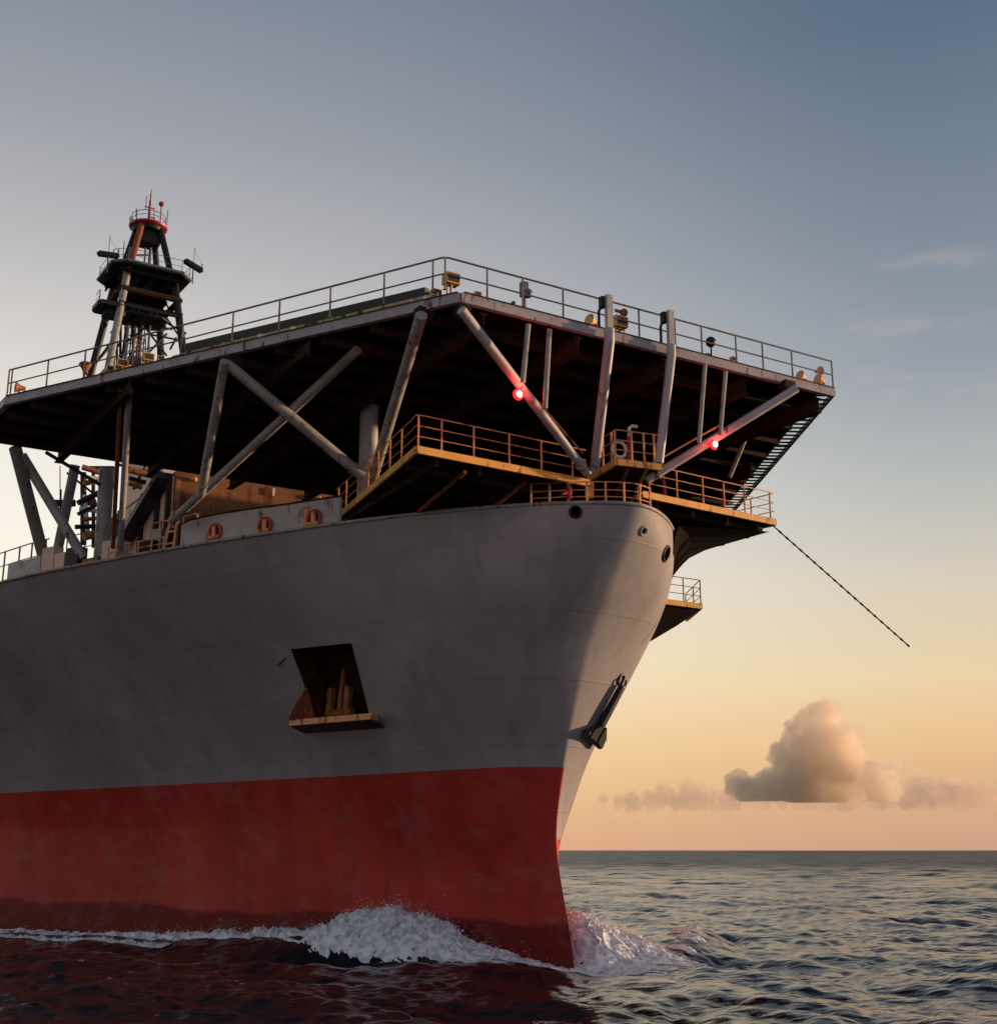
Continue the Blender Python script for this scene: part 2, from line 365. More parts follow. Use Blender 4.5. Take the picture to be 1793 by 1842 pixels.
bpy.context.view_layer.update()
dg = bpy.context.evaluated_depsgraph_get()
nm = bpy.data.meshes.new_from_object(hull.evaluated_get(dg)); hull.modifiers.clear(); hull.data = nm
for c in cuts: bpy.data.objects.remove(c)
print('hull polys', len(nm.polygons), 'mats', [m.name for m in nm.materials])
for P, nn, rr, st_ in FAIR:
    MB().torus(P+nn*.01, nn, rr+.03, .05, 24, 8).build('fairlead_rim', 'black' if rr > .15 else 'hull', hull)
# deck surface just proud of the hull top, and a half-round rubbing bar along the deck edge
xs = np.concatenate([np.geomspace(.02, 24, 50), np.linspace(26, 100, 20)]); e16 = float(stem(16))
edge_s = [V((e16+x, float(half(e16+x, 16.0)), 16.0)) for x in xs]; edge_p = [V((p.x, -p.y, p.z)) for p in edge_s]
MB().pipe(edge_s[::-1][:60:1]+[V((e16,0,16))]+edge_p[:], .07, 8).build('deck_edge_bar', 'grey', hull)
# raised weld doubler on the starboard bow
wp = [hull_hit(*q) for q in ((410,1393), (410,1372), (411,1350), (418,1341), (450,1338), (522,1330))]
MB().pipe([p+hull_normal(p)*.01 for p in wp if p], .016, 6).build('welded_bead', 'hull', hull)
wp = [hull_hit(*q) for q in ((500,1197), (508,1190), (514,1183))]
MB().pipe([p+hull_normal(p)*.02 for p in wp if p], .03, 6).build('towing_eye', 'black', hull)

# bolster shelf under the anchor
def P_out(px, py, d): # a point standing d metres off the shell at this place
    p = hull_hit(px, py); return p+V((pn.x, pn.y, 0)).normalized()*d
A0, A1 = hull_hit(545, 1316), hull_hit(692, 1306)
B0, B1 = P_out(536, 1300, .0), P_out(676, 1292, .0)
on = V((pn.x, pn.y, 0)).normalized()
bo0 = PZ(520, 1306, A0.z+.12); bo1 = PZ(668, 1294, A0.z+.12)
mb = MB(); dn = V((0,0,-.0)); h = V((0,0,.24))
i0, i1 = hull_hit(560, 1300)-on*.5, hull_hit(672, 1296)-on*.5
i0.z = bo0.z; i1.z = bo0.z
w0, w1 = A0-on*.2, A1-on*.2
mb.add([bo0, bo1, i1, i0, bo0+h, bo1+h, i1+h, i0+h], [(0,1,5,4),(4,5,6,7),(0,3,2,1),(0,4,7,3),(1,2,6,5),(3,7,6,2)])
mb.build('anchor_bolster', 'orange', hull, smooth=False)
mb = MB(); u0, u1 = bo0+V((0,0,-.003)), bo1+V((0,0,-.003))
mb.add([u0, u1, i1, i0, w0+V((0,0,-.12)), w1+V((0,0,-.12))], [(0,1,5,4),(0,3,2,1),(4,5,2,3),(0,4,3),(1,2,5)])
mb.build('bolster_gusset', 'black', hull, smooth=False)
# rusty cheek plate on the aft side of the pocket
c0 = hull_hit(553, 1238); c1 = bo0+h; c2 = hull_hit(572, 1302); th = V((.12,.0,0))
mb = MB(); q = [c0, (c0+c1)/2+on*.1, c1, c2+on*.1, (c2+c0)/2]
mb.add([p+on*.05 for p in q]+[p+on*.05-V((.25,-.1,0)) for p in q], [(0,1,2,3,4),(9,8,7,6,5)]+[(i,5+i,5+(i+1)%5,(i+1)%5) for i in range(5)])
mb.build('pocket_cheek', 'rust', hull, smooth=False)

# ------------------------------------------------------------------ the two anchors
def make_anchor(name, label, base, up, out, size, mat, pr=((-.12,.05),(.13,.0),(.17,.55),(.02,1.05),(-.13,.5)), tilt=1.0, sw=1.0, lab=None):
    """stockless anchor: shank with shackle, crown and two flukes. base = crown, up = along the shank, out = away from the shell"""
    up, out = up.normalized(), out.normalized(); out = (out-up*out.dot(up)).normalized(); side = up.cross(out)
    e = ship_frame(name, base); tag(e, label, 'anchor', 'stockless anchors of the ship')
    def L(a, b, c): return side*a*size+out*b*size+up*c*size
    mb = MB(); mb.add([L(a, b, c) for a, b, c in ((-.09*sw,-.09*sw,0),(.09*sw,-.09*sw,0),(.09*sw,.09*sw,0),(-.09*sw,.09*sw,0),(-.06*sw,-.06*sw,1.9),(.06*sw,-.06*sw,1.9),(.06*sw,.06*sw,1.9),(-.06*sw,.06*sw,1.9))],
            [(0,1,2,3),(4,7,6,5),(0,4,5,1),(1,5,6,2),(2,6,7,3),(3,7,4,0)]); mb.build('shank', mat, e)
    MB().torus(L(0,0,2.02), side*0+out, .13*size, .035*size, 16, 8).build('shackle', mat, e)
    MB().tube(L(-.62,0,-.02), L(.62,0,-.02), .13*size, 14).build('crown', mat, e)
    for k in (-1, 1):
        a = [L(k*.42+x*k, .17+y*.1*tilt, y) for x, y in pr]; b = [L(k*.42+x*k, -.04+y*.18*tilt, y) for x, y in pr]
        MB().add(a+b, [(0,1,2,3,4),(9,8,7,6,5)]+[(i,5+i,5+(i+1)%5,(i+1)%5) for i in range(5)]).build('fluke', mat, e, smooth=False)
    return e
ab = hull_hit(600, 1280)+pn_in*.35
make_anchor('anchor', 'ochre anchor housed in the dark pocket of the starboard bow', ab, V((0,0,1))+pn_in*.1, on, 1.2, 'ochre', ((-.10,.05),(.11,.0),(.13,.75),(.04,.86),(-.11,.80)), .3)
pc = hull_hit(1060, 1325, -1); pt_ = hull_hit(1116, 1222, -1)
if pc is None: pc = V((2.0, -2.2, 8.5))
if pt_ is None: pt_ = V((1.0, -3.4, 10.6))
print('port anchor', pc, pt_)
pon = hull_normal((pc+pt_)/2, -1)
make_anchor('anchor', 'black anchor hanging on the sunlit port side of the bow', pc+pon*.2, pt_-pc, pon, (pt_-pc).length/2.1, 'black', ((-.34,-.05),(.10,-.1),(.06,.22),(-.30,.50),(-.36,.4)), .2, 1.35)
# the open hawse recess round the port anchor (a proud ring)
MB().torus(pt_+pon*.02, pon, .2, .05, 18, 8).build('hawse_ring', 'black', hull)

# ------------------------------------------------------------------ rails
def rail(name, pts, posts, height, mat, levels=(1, .5), r=.024, rp=.03, parent=SHIP, lean=V((0,0,0)), postmat=None):
    """pts: foot line of the rail; posts: foot points of the stanchions"""
    up = V((0,0,height))+lean; mb = MB()
    for l in levels: mb.pipe([V(p)+up*l for p in pts], r if l == max(levels) else r*.8, 6)
    o = mb.build(name, mat, parent)
    for p in posts:
        m2 = MB(); m2.tube(p, V(p)+up*max(levels), rp, 6); m2.plank(V(p)+V((-.06,0,.02)), V(p)+V((.06,0,.02)), .1, .02)
        m2.build('rail_post', postmat or mat, o)
    return o
def spaced(a, b, n, ends=(True, True)):
    k = range(0 if ends[0] else 1, n+1 if ends[1] else n); return [V(a).lerp(V(b), i/n) for i in k]
def edge_at(a, b, px):
    lo, hi = 0., 1.
    f = lambda k: proj(V(a).lerp(V(b), k))[0]-px
    s_ = f(0)
    for _ in range(40):
        m = (lo+hi)/2
        if (f(m) > 0) == (s_ > 0): lo = m
        else: hi = m
    return V(a).lerp(V(b), lo)

# ------------------------------------------------------------------ helideck
ZB, ZT = 21.05, 21.38
V0 = PZ(828, 541, ZB); V1 = PZ(1505, 713, ZB); V5 = PZ(5, 728, ZB); SB = PZ(190, 825, ZB).x
c26 = PZ(1370, 868, ZB); dC = (c26-V1)
V2 = V1+dC*((SB-.4-V1.x)/dC.x)
V6 = V((SB, V5.y+.2, ZB)); V3 = V((SB, V2.y-.2, ZB))
HEX = [V0, V1, V2, V3, V6, V5]
print('helideck', [tuple(round(a,1) for a in p) for p in HEX])
cen = sum(HEX, V())/6
def inset(p, d):
    v = (V((cen.x, cen.y, p.z))-p); return p+v.normalized()*d
DK = [inset(p, .35) for p in HEX]; dn_ = V((-dC.y, dC.x, 0)).normalized(); dn_ = dn_ if dn_.dot(cen-V1) > 0 else -dn_
DK[1] = DK[1]+dn_*.55; DK[2] = DK[2]+dn_*.55
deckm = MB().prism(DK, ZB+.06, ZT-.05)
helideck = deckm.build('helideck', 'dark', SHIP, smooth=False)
fm = MB()
for i in range(6):
    a, b = HEX[i], HEX[(i+1) % 6]
    zc = V((0,0,(ZT-ZB)/2)); d = (b-a).normalized(); nrm = V((d.y, -d.x, 0))
    if i in (1,): continue
    ea = inset(a, .14); eb = inset(b, .14)
    eb2 = eb; fm.plank(ea+zc, eb2+zc, .2, ZT-ZB)
fo = fm.build('edge_beam', 'fascia', helideck, smooth=False)
lip = MB()
for i in (0, 5):
    a, b = inset(HEX[i], .25)+V((0,0,ZT-ZB+.012)), inset(HEX[(i+1) % 6], .25)+V((0,0,ZT-ZB+.012)); lip.plank(a, b, .5, .02)
lip.build('deck_gutter', 'net', helideck, smooth=False)
# starboard-lit perforated net frame along the port edge
a, b = inset(V1, .1), inset(V2, .1); nm_ = MB(); dd = (b-a); L = dd.length; d = dd.normalized(); outn = V((d.y, -d.x, 0))
if outn.dot(cen-a) > 0: outn = -outn
zc = V((0,0,.16))
nm_.plank(a+zc-outn*.75, b+zc-outn*.75, .12, .32); nm_.plank(a+zc+outn*.0, b+zc+outn*.0, .10, .2)
for k in np.arange(.25, L, .5): nm_.plank(a+d*k+zc*.9-outn*.75, a+d*k+zc*.9, .09 if random.random() < .8 else .22, .06)
nm_.build('net_frame', 'black', helideck, smooth=False)
# girders of the underside
def clip_line(p, d):
    ts = []
    n = 6
    for i in range(n):
        a, b = HEX[i], HEX[(i+1) % n]; e = b-a; den = d.x*e.y-d.y*e.x
        if abs(den) < 1e-9: continue
        k = ((a.x-p.x)*e.y-(a.y-p.y)*e.x)/den; m_ = ((a.x-p.x)*d.y-(a.y-p.y)*d.x)/den
        if 0 <= m_ <= 1: ts.append(k)
    return (min(ts), max(ts)) if len(ts) >= 2 else None
for k, s_ in enumerate(np.arange(V0.x+1.6, SB-.3, 1.75)):
    c = clip_line(V((s_, 0, 0)), V((0,1,0)))
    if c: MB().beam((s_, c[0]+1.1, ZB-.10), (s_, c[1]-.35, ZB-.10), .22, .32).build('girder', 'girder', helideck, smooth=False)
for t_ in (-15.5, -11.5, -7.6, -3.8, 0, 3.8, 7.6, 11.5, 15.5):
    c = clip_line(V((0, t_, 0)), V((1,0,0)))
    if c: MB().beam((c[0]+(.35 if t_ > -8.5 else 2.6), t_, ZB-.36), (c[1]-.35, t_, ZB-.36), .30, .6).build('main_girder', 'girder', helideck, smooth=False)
# top details: tray and foam pipes along the starboard edge
def inb(px, py_unused, d, z):
    p = edge_at(V5, V0, px); dd = (V0-V5).normalized(); n_ = V((-dd.y, dd.x, 0))
    if n_.dot(cen-p) < 0: n_ = -n_
    return V((p.x, p.y, z))+n_*d
mb = MB(); ta, tb = inb(318, 0, .62, ZT+.36), inb(752, 0, .62, ZT+.36)
mb.plank(ta+V((0,0,.05)), tb+V((0,0,.05)), .45, .50); mb.tube(tb+V((0,0,0)), tb+(tb-ta).normalized()*.35, .2, 12, .06)
mb.build('net_tray', 'net', helideck)
MB().tube(ta+V((0,0,.32)), tb+V((0,0,.32)), .035, 8).build('tray_pipe', 'grey', helideck)
MB().pipe([inb(300,0,.3,ZT+.16), inb(420,0,.3,ZT+.2), inb(600,0,.3,ZT+.2), inb(700,0,.3,ZT+.22), inb(778,0,.35,ZT+.24)], .075, 10).build('foam_pipe', 'olive', helideck)
MB().pipe([inb(120,0,.3,ZT+.05), inb(180,0,.25,ZT+.1), inb(300,0,.25,ZT+.08)], .05, 8).build('foam_pipe', 'olive', helideck)
for px in (330, 372, 395, 430, 460, 520, 555, 610, 640, 700, 735, 760):
    p = inb(px, 0, .22, ZT+.02); MB().abox(p-V((.08,.08,0)), p+V((.08,.08,.2))).build('pipe_bracket', random.choice(['white','rust','net','olive']), helideck, smooth=False)
# perimeter rails
RH = 1.15
a, b = V5+V((0,0,ZT-ZB)), V0+V((0,0,ZT-ZB)); ia, ib, ic = inset(a, .12), PZ(800, 521, ZT), inset(V1+V((0,0,ZT-ZB)), .12)
cr = V((b.x+.05, b.y+.0, ZT))
posts = [edge_at(ia, ib, px) for px in (18, 83, 150, 238, 326, 417, 501, 593, 690, 778)]+[ib]+[edge_at(ib, ic, px) for px in (876, 940, 1013, 1150, 1215, 1263, 1325, 1373, 1426)]
rail('deck_railing', [ia, edge_at(ia, ib, 782), ib+(ia-ib)*.006, ib+(ic-ib)*.008, ic], [ia]+posts+[ic], RH, 'rail', r=.034, rp=.036)
ie = inset(V2+V((0,0,ZT-ZB)), .3)
# floodlights and perimeter lamps
def lamp_box(p, name='floodlight', mat='yellow', sc=1., aim=V((0,1,.2)), kind='box'):
    sc = sc*1.25
    m = MB()
    if kind == 'box':
        m.box(p+V((0,0,.42*sc)), V((.14,0,0))*sc, V((0,.2,0))*sc, V((0,0,.15))*sc)
        m.tube(p, p+V((0,0,.3*sc)), .04*sc, 8); m.tube(p+V((0,.12*sc,0)), p+V((0,.12*sc,.3*sc)), .025*sc, 6)
        o = m.build(name, mat, helideck, smooth=False)
        MB().box(p+V((0,0,.42*sc))-V((.147*sc,0,0)), V((.008,0,0)), V((0,.16,0))*sc, V((0,0,.11))*sc).build('lens', 'glassdark', o, smooth=False)
    elif kind == 'cone':
        aim = aim.normalized(); m.lathe(p+V((0,0,.3*sc))-aim*.2*sc, aim, [(0,.001),(0,.07*sc),(.16*sc,.1*sc),(.34*sc,.2*sc),(.36*sc,.001)], 14)
        m.tube(p, p+V((0,0,.26*sc)), .03*sc, 8); o = m.build(name, mat, helideck)
    elif kind == 'ball':
        m.tube(p, p+V((0,0,.5*sc)), .025*sc, 8); m.ball(p+V((0,0,.62*sc)), .17*sc); m.lathe(p, V((0,0,1)), [(0,.14*sc),(.1*sc,.13*sc),(.12*sc,.04*sc)], 12)
        o = m.build(name, mat, helideck)
    return o
up = V((0,0,.02))
rl = lambda px, d=.25: V(edge_at(ib, ic, px))+V((d,0,.02))
lamp_box(rl(818), mat='yellow', sc=1.0)
lamp_box(inb(772,0,.4,ZT), mat='yellow', sc=.65)
lamp_box(rl(866), mat='orange', sc=.45)
lamp_box(rl(932), mat='ochre', sc=.5, kind='cone', aim=V((-.3,1,.2)))
m = MB(); p = rl(950); m.tube(p, p+V((0,0,.55)), .07, 10); m.box(p+V((0,0,.85)), V((.1,0,0)), V((0,.12,0)), V((0,0,.26))); m.ball(p+V((0,-.16,.75)), .17); m.build('fire_monitor', 'bluegrey', helideck)
lamp_box(rl(1073), mat='yellow', sc=.9, kind='cone', aim=V((-.2,1,.1)))
lamp_box(rl(1122), mat='yellow', sc=1.05)
m = MB(); p = rl(1131); m.tube(p, p+V((0,0,.85)), .02, 6); m.ball(p+V((0,0,.98)), .15); m.box(p+V((0,.25,.98)), V((.03,0,0)), V((0,.14,0)), V((0,0,.05))); m.build('siren', 'ochre', helideck)
lamp_box(rl(1288), mat='black', sc=.95, kind='ball')
lamp_box(rl(1290, .5), mat='ochre', sc=.5)
lamp_box(rl(1328), mat='orange', sc=.5)
lamp_box(rl(1452), mat='orange', sc=.8, kind='cone', aim=V((-.1,1,.2)))
lamp_box(rl(1485), mat='orange', sc=.9, kind='cone', aim=V((0,1,.2)))
lamp_box(rl(1483)+V((0,0,.45)), mat='orange', sc=.7, kind='cone', aim=V((0,-1,.4)))
lamp_box(inb(25,0,.2,ZT), mat='ochre', sc=.9, kind='cone', aim=V((0,1,.0)))
lamp_box(inb(132,0,.5,ZT+.3), mat='rust', sc=1.0, kind='cone', aim=V((.2,0,1)))
for px, mt, sc in ((205,'yellow',.8), (228,'net',.8), (252,'yellow',.8), (183,'yellow',.6), (275,'orange',.5)):
    lamp_box(inb(px,0,.35,ZT), mat=mt, sc=sc)
m = MB()
for k in range(14):
    px = random.uniform(170, 300); p = inb(px, 0, random.uniform(.3, 1.2), ZT); m.abox(p-V((.08,.08,0)), p+V((random.uniform(.05,.2),random.uniform(.05,.2),random.uniform(.1,.5))))
m.build('valve_box', 'olive', helideck, smooth=False)

# ------------------------------------------------------------------ struts under the helideck
def shoe(p, r):
    w = r+.02; v = []
    for z, k in ((p.z-.16, .55), (p.z+.02, 1.0), (ZB+.07, 1.45)):
        v += [(p.x+x*w*k, p.y+y*w*k, z) for x, y in ((-1,-1),(1,-1),(1,1),(-1,1))]
    return v, [(3,2,1,0),(8,9,10,11)]+[(4*l+i, 4*l+(i+1)%4, 4*l+4+(i+1)%4, 4*l+4+i) for l in (0,1) for i in range(4)]
def strut(a, b, r, mat='grey', name='strut', knuckle=True):
    a = V(a); b = V(b); a = a+(a-b)*(.03/max(.5, a.z-b.z))
    o = MB().tube(a, b, r, 16).build(name, mat, SHIP)
    if knuckle:
        iw = V((cen.x, cen.y, a.z))-a; iw = iw.normalized()*.42
        MB().add(*shoe(a+iw, r)).build('strut_shoe', 'girder', o, smooth=False)
        MB().lathe(b-(b-a).normalized()*.5, (b-a), [(0,r),(.0,r+.04),(.07,r+.04),(.07,r)], 16).build('strut_collar', mat, o)
    return o
ZN = ZB-.3
NodeN = PZ(309, 937, 17.0); NodeM = PZ(652, 862, 17.3)
strut(PZ(404,652,ZN), PZ(362,888,17.25), .175)
strut(PZ(410,655,ZN), PZ(652,856,17.5), .20)
strut(PZ(640,632,ZN), NodeN, .175)
strut(PZ(757,570,ZN), PZ(668,868,17.5), .20)
strut(PZ(832,560,ZN), PZ(1057,852,17.1), .165, 'pale')
strut(PZ(1430,700,ZN), PZ(1163,864,17.1), .165, 'pale')
NM = V((PZ(655,850,18).x+.2, PZ(655,850,18).y-.25, 16.95)); strut(V((NM.x, NM.y, ZN)), NM, .36, 'pale', 'column', False)
# standing pipes that rise above the deck edge
def standing(pxb, pyb, zb, pxt, pytop, r, name):
    b = PZ(pxb, pyb, zb); k = edge_at(V0, V1, pxt); k = V((k.x-.25, k.y, ZT))
    # height so that the head reaches pytop
    hh = 0.5
    while proj(k+V((0,0,hh)))[1] > pytop and hh < 4: hh += .05
    o = MB().pipe([b, V(k)+V((0,0,-.5)), V(k)+V((0,0,-.1))], r, 16).build(name, 'pale', SHIP)
    MB().plank(V(k)+V((0,0,-.3)), V(k)+V((0,0,hh)), .24, .16, (1,0,0)).build('upper_post', 'pale', o, smooth=False)
    m = MB(); m.box(V(k)+V((.15,.16,hh-.25)), V((.1,0,0)), V((0,.09,0)), V((0,0,.2))); m.pipe([V(k)+V((.15,.2,hh-.35)), V(k)+V((.2,.28,hh-.6)), V(k)+V((.2,.28,0))], .05, 8)
    m.build('davit_head', 'black', o, smooth=False); return o
standing(1069, 846, 17.2, 1088, 531, .185, 'standing_pipe')
standing(1185, 832, 17.1, 1199, 560, .16, 'standing_pipe')
# thin hanger rods
for (x0,y0,x1,y1,r) in ((950,583,940,688,.085), (988,592,980,735,.085), (1268,655,1257,797,.075), (1305,668,1295,782,.075)):
    a = PZ(x0, y0, ZN); d_ = PS(x1, y1, a.x+.3)
    MB().pipe([a, a.lerp(d_, .15), d_], r, 10).build('hanger_rod', 'grey', SHIP)
for pts in (((968,722),(1000,760),(1048,815)), ((1293,765),(1240,795),(1188,825))):
    st_a = PZ(*pts[0], 19.0 if pts[0][0] < 1100 else 18.9); MB().pipe([st_a, PZ(*pts[1], 18.4), PZ(*pts[2], 17.7)], .03, 6).build('hand_line', 'orange', SHIP)
# port-side strut seen small in the dark
strut(PZ(1340,790,ZN), PZ(1312,858,19.2), .09, 'grey', knuckle=False)
# forest of legs at the aft starboard corner
strut(PZ(28,808,ZN), PZ(78,1000,17.0), .27, 'grey', 'leg', False)
strut(PZ(40,820,ZN), PZ(150,1003,16.5), .22, 'pale', 'leg', False)
cc = PZ(192,845,ZN); strut(cc, V((cc.x, cc.y-.1, 16)), .34, 'pale', 'column', False)
cc = PZ(135,838,ZN); strut(cc, V((cc.x+2, cc.y+.1, 16)), .22, 'grey', 'column', False)
p = PZ(214,690,ZB); q = PZ(216,990,16.2); strut(V((p.x, p.y-.4, ZB-.1)), q, .13, 'pale', 'downpipe', False)
p = PZ(199,692,ZB); q = PZ(203,985,16.3); strut(V((p.x, p.y-.4, ZB-.1)), q, .09, 'rust', 'downpipe', False)
strut(PZ(85,815,ZN-.1), PZ(180,872,19.2), .08, 'black', 'tie_rod', False)
# red beacons
def beacon(px, py, z):
    p = PZ(px, py, z)
    m = MB(); m.tube(p+V((.25,0,.12)), p+V((.12,0,0)), .05, 8); m.lathe(p+V((.1,0,0)), V((-1,0,0)), [(0,.001),(0,.14),(.05,.14),(.06,.1)], 14)
    o = m.build('beacon_lamp', 'black', SHIP); MB().ball(p, .115).build('bulb', 'lamp', o); MB().lathe(p+V((.06,0,0)), V((-1,0,0)), [(0,.20),(.05,.17),(.09,.12),(.10,.001)], 20).build('lens', 'lampring', o)  # red lens ring glows by itself to imitate the halo round the bulb
    l = bpy.data.lights.new('beacon_light', 'POINT'); l.energy = 55; l.color = (1, .05, .04); l.shadow_soft_size = .12
    lo = bpy.data.objects.new('beacon_light', l); scene.collection.objects.link(lo); lo.parent = SHIP; lo.location = p+V((-.32,0,0))
def on_line(a, b, px):
    return edge_at(a, b, px)
q = edge_at(PZ(832,560,ZN), PZ(1057,852,17.1), 940); beacon(933, 709, q.z-.28)
q = edge_at(PZ(1430,700,ZN), PZ(1163,864,17.1), 1285); beacon(1285, 799, q.z-.28)

# ------------------------------------------------------------------ mooring platform wings, yellow
ZP = 17.0
def wing(poly, name, under='dark', post_n=None):
    pts = [V((p[0], p[1], ZP-.22)) for p in poly]
    o = MB().prism([(p.x, p.y) for p in pts], ZP-.10, ZP-.02).build(name, under, SHIP, smooth=False)
    return o
A_ = PZ(1060,864,ZP); B_ = PZ(750,803,ZP); C_ = PZ(603,930,ZP)
wing([A_, B_, C_, V((C_.x, 1.5, 0))], 'platform')
def kerb(a, b, parent, w=.1, h=.26, mat='yellow', off=0):
    MB().plank(V(a)+V((0,0,-h/2+.02)), V(b)+V((0,0,-h/2+.02)), w, h).build('platform_edge', mat, parent, smooth=False)
pl = MB().prism([(q.x, q.y) for q in (A_+V((.08,0,0)), B_+V((.08,-.06,0)), C_+V((0,-.1,0)), V((C_.x, 1.5, 0)))], ZP-.2, ZP-.12).build('platform_floor', 'girder', SHIP, smooth=False)
kerb(A_, B_, pl); kerb(B_+V((.05,0,0)), C_, pl)
A2 = PZ(1155,884,ZP); B2 = PZ(1395,935,ZP); C2 = V((C_.x+.5, -C_.y, ZP))
pr_ = MB().prism([(q.x, q.y) for q in (A2+V((.08,0,0)), B2+V((.08,.06,0)), C2+V((0,.1,0)), V((C2.x, -1.5, 0)))], ZP-.2, ZP-.12).build('platform_floor', 'girder', SHIP, smooth=False)
kerb(A2, B2, pr_); kerb(B2+V((.05,0,0)), C2, pr_, mat='yellow')
# beams below the wings
for o_, a, b, sgn in ((pl, A_, B_, 1), (pr_, A2, B2, -1)):
    for k in (.12, .38, .64, .88):
        p = a.lerp(b, k); MB().beam(V((p.x+.15, p.y, ZP-.36)), V((p.x+9, p.y-(.9*sgn*k), ZP-.36)), .16, .3).build('floor_beam', 'girder', o_, smooth=False)
    for s_ in (1., 3., 5.):
        MB().beam(V((s_-3, 1.6*sgn, ZP-.34)), V((s_-3, (8.4-.17*s_)*sgn, ZP-.34)), .12, .24).build('floor_beam', 'girder', o_, smooth=False)
for k, x in ((.28, .9), (.62, .9)):
    p = A_.lerp(B_, 1-k); e_ = V((p.x+7, float(half(p.x+7, 16))-.3, 16.1)); MB().tube(V((p.x+.2, p.y, ZP-.5)), V((p.x+4.2, p.y-.4, 16.05)), .07, 8).build('platform_brace', 'rust', pl)
# plate brackets of the port wing down to the hull
sp_ = [V((s, -float(half(s, 16))-.02, 15.9)) for s in (-2.5, -1, .5, 2.5, 5)]
prof = [PS(*q, 3.0) for q in ((1215,1033), (1222,1022), (1240,1000), (1262,988))]
for p in sp_[1:]:
    m = MB()
    o_ = V((p.x, -8.5, ZP-.25)); lo_ = V((p.x, -float(half(p.x, 14.9))-.02, 14.9)); mid = (V((p.x, p.y-.8, 16.0)))
    tk = V((.03,0,0)); q = [V((p.x, p.y, ZP-.25)), o_, V((p.x, -8.4, ZP-.5)), mid, V((p.x, p.y-.28, 15.5)), lo_, p]
    n = len(q); m.add([v-tk for v in q]+[v+tk for v in q], [tuple(range(n)), tuple(range(2*n-1, n-1, -1))]+[(i,(i+1)%n,n+(i+1)%n,n+i) for i in range(n)])
    m.build('bracket_plate', 'dark', pr_, smooth=False)
# curved soffit between the brackets
m = MB(); rows = []
for s in np.linspace(-2.2, 6.4, 12):
    hb = float(half(s, 16)); hb2 = float(half(s, 15.0)); w = min(1, max(0, (s+3)/2))
    rows += [V((s, -8.45, ZP-.45)), V((s, -hb-.9*w, 16.15)), V((s, -hb-.32*w, 15.7)), V((s, -hb2-.03, 15.0))]
m.add(rows, [(i*4+j, i*4+j+1, (i+1)*4+j+1, (i+1)*4+j) for i in range(11) for j in range(3)])
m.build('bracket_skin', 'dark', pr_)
# wing rails, three bars
LV = (1, .66, .33)
pa = edge_at(A_, B_, 1050)
rail('platform_railing', [edge_at(A_, B_, 1054), edge_at(A_, B_, 762), V(B_)+V((.05,.02,0)), edge_at(B_, C_, 738), C_],
     [edge_at(A_, B_, x) for x in (752, 794, 852, 916, 974, 1030)]+[edge_at(B_, C_, x) for x in (722, 701, 680, 662, 643, 622, 608)], 1.12, 'orange', LV, .022, .035, pl if False else SHIP)
rail('platform_railing', [edge_at(A2, B2, 1165), edge_at(A2, B2, 1385), V(B2)+V((.05,0,0)), B2.lerp(C2, .3), B2.lerp(C2, .98)],
     [edge_at(A2, B2, x) for x in (1168, 1218, 1265, 1303, 1340, 1386)]+[B2.lerp(C2, k) for k in (.12, .25, .4, .55, .7, .85)], 1.12, 'orange', LV, .022, .035)
# raised lookout platform on the stem
ZQ = 17.55
l0, l1, l2 = PZ(1058,857,ZQ), PZ(1108,826,ZQ), PZ(1189,836,ZQ); l3 = V((l0.x, l2.y-.2, ZQ))
lk = MB().prism([(q.x, q.y) for q in (l0, l1, l2, l3)], ZQ-.16, ZQ-.06).build('lookout_platform', 'girder', SHIP, smooth=False)
for a, b in ((l0, l1), (l1, l2)): kerb(a, b, lk, h=.24)
rail('lookout_railing', [l0.lerp(l1, .5), l1, l2], [l0.lerp(l1, .55), l0.lerp(l1, .85), l1+V((.05,0,0)), l1.lerp(l2, .35), l1.lerp(l2, .62), l1.lerp(l2, .85), l2], 1.12, 'orange', LV, .024, .045)
m = MB()
for k in (.3, .7): p = l1.lerp(l2, k); m.plank(p+V((.1,0,-.2)), V((p.x+1.2, p.y*.8, 16.05)), .14, .1)
m.build('lookout_bracket', 'girder', lk, smooth=False)
lb = l1.lerp(l2, .12)+V((.12,0,.42))
e = ship_frame('lifebuoy', lb); tag(e, 'pale ring lifebuoy hung on the orange rail of the lookout platform', 'lifebuoy')
MB().torus((0,0,0), V((-1,.1,0)), .28, .055, 24, 8).build('ring', 'white', e); MB().torus((0,0,0), V((-1,.1,0)), .36, .012, 24, 6).build('grab_rope', 'orange', e)
p = l1.lerp(l2, .36)+V((.15,0,0))
m = MB(); m.tube(p, p+V((0,0,.95)), .12, 12, .09); m.tube(p+V((0,0,.5)), p+V((0,-.12,.45)), .07, 8); mo = m.build('fire_hydrant', 'red', SHIP)
MB().pipe([p+V((0,0,.9)), p+V((0,0,1.3)), p+V((-.05,-.1,1.38)), p+V((-.1,-.3,1.38))], .06, 8).build('nozzle', 'white', mo)
for px, py in ((1203, 868),):
    p = edge_at(A2, B2, px)+V((.2,0,0)); MB().pipe([p, p+V((0,.06,.5)), p+V((0,.1,.95))], .07, 8).build('hose', 'red', SHIP)
p = PZ(1024, 893, 16.2); m = MB(); m.tube(p-V((0,0,.1)), p+V((0,0,.35)), .09, 10); m.tube(p+V((0,.3,.05)), p+V((0,-.1,.2)), .07, 8); m.ball(p+V((0,0,.4)), .07); m.build('hydrant_valve', 'red', SHIP)
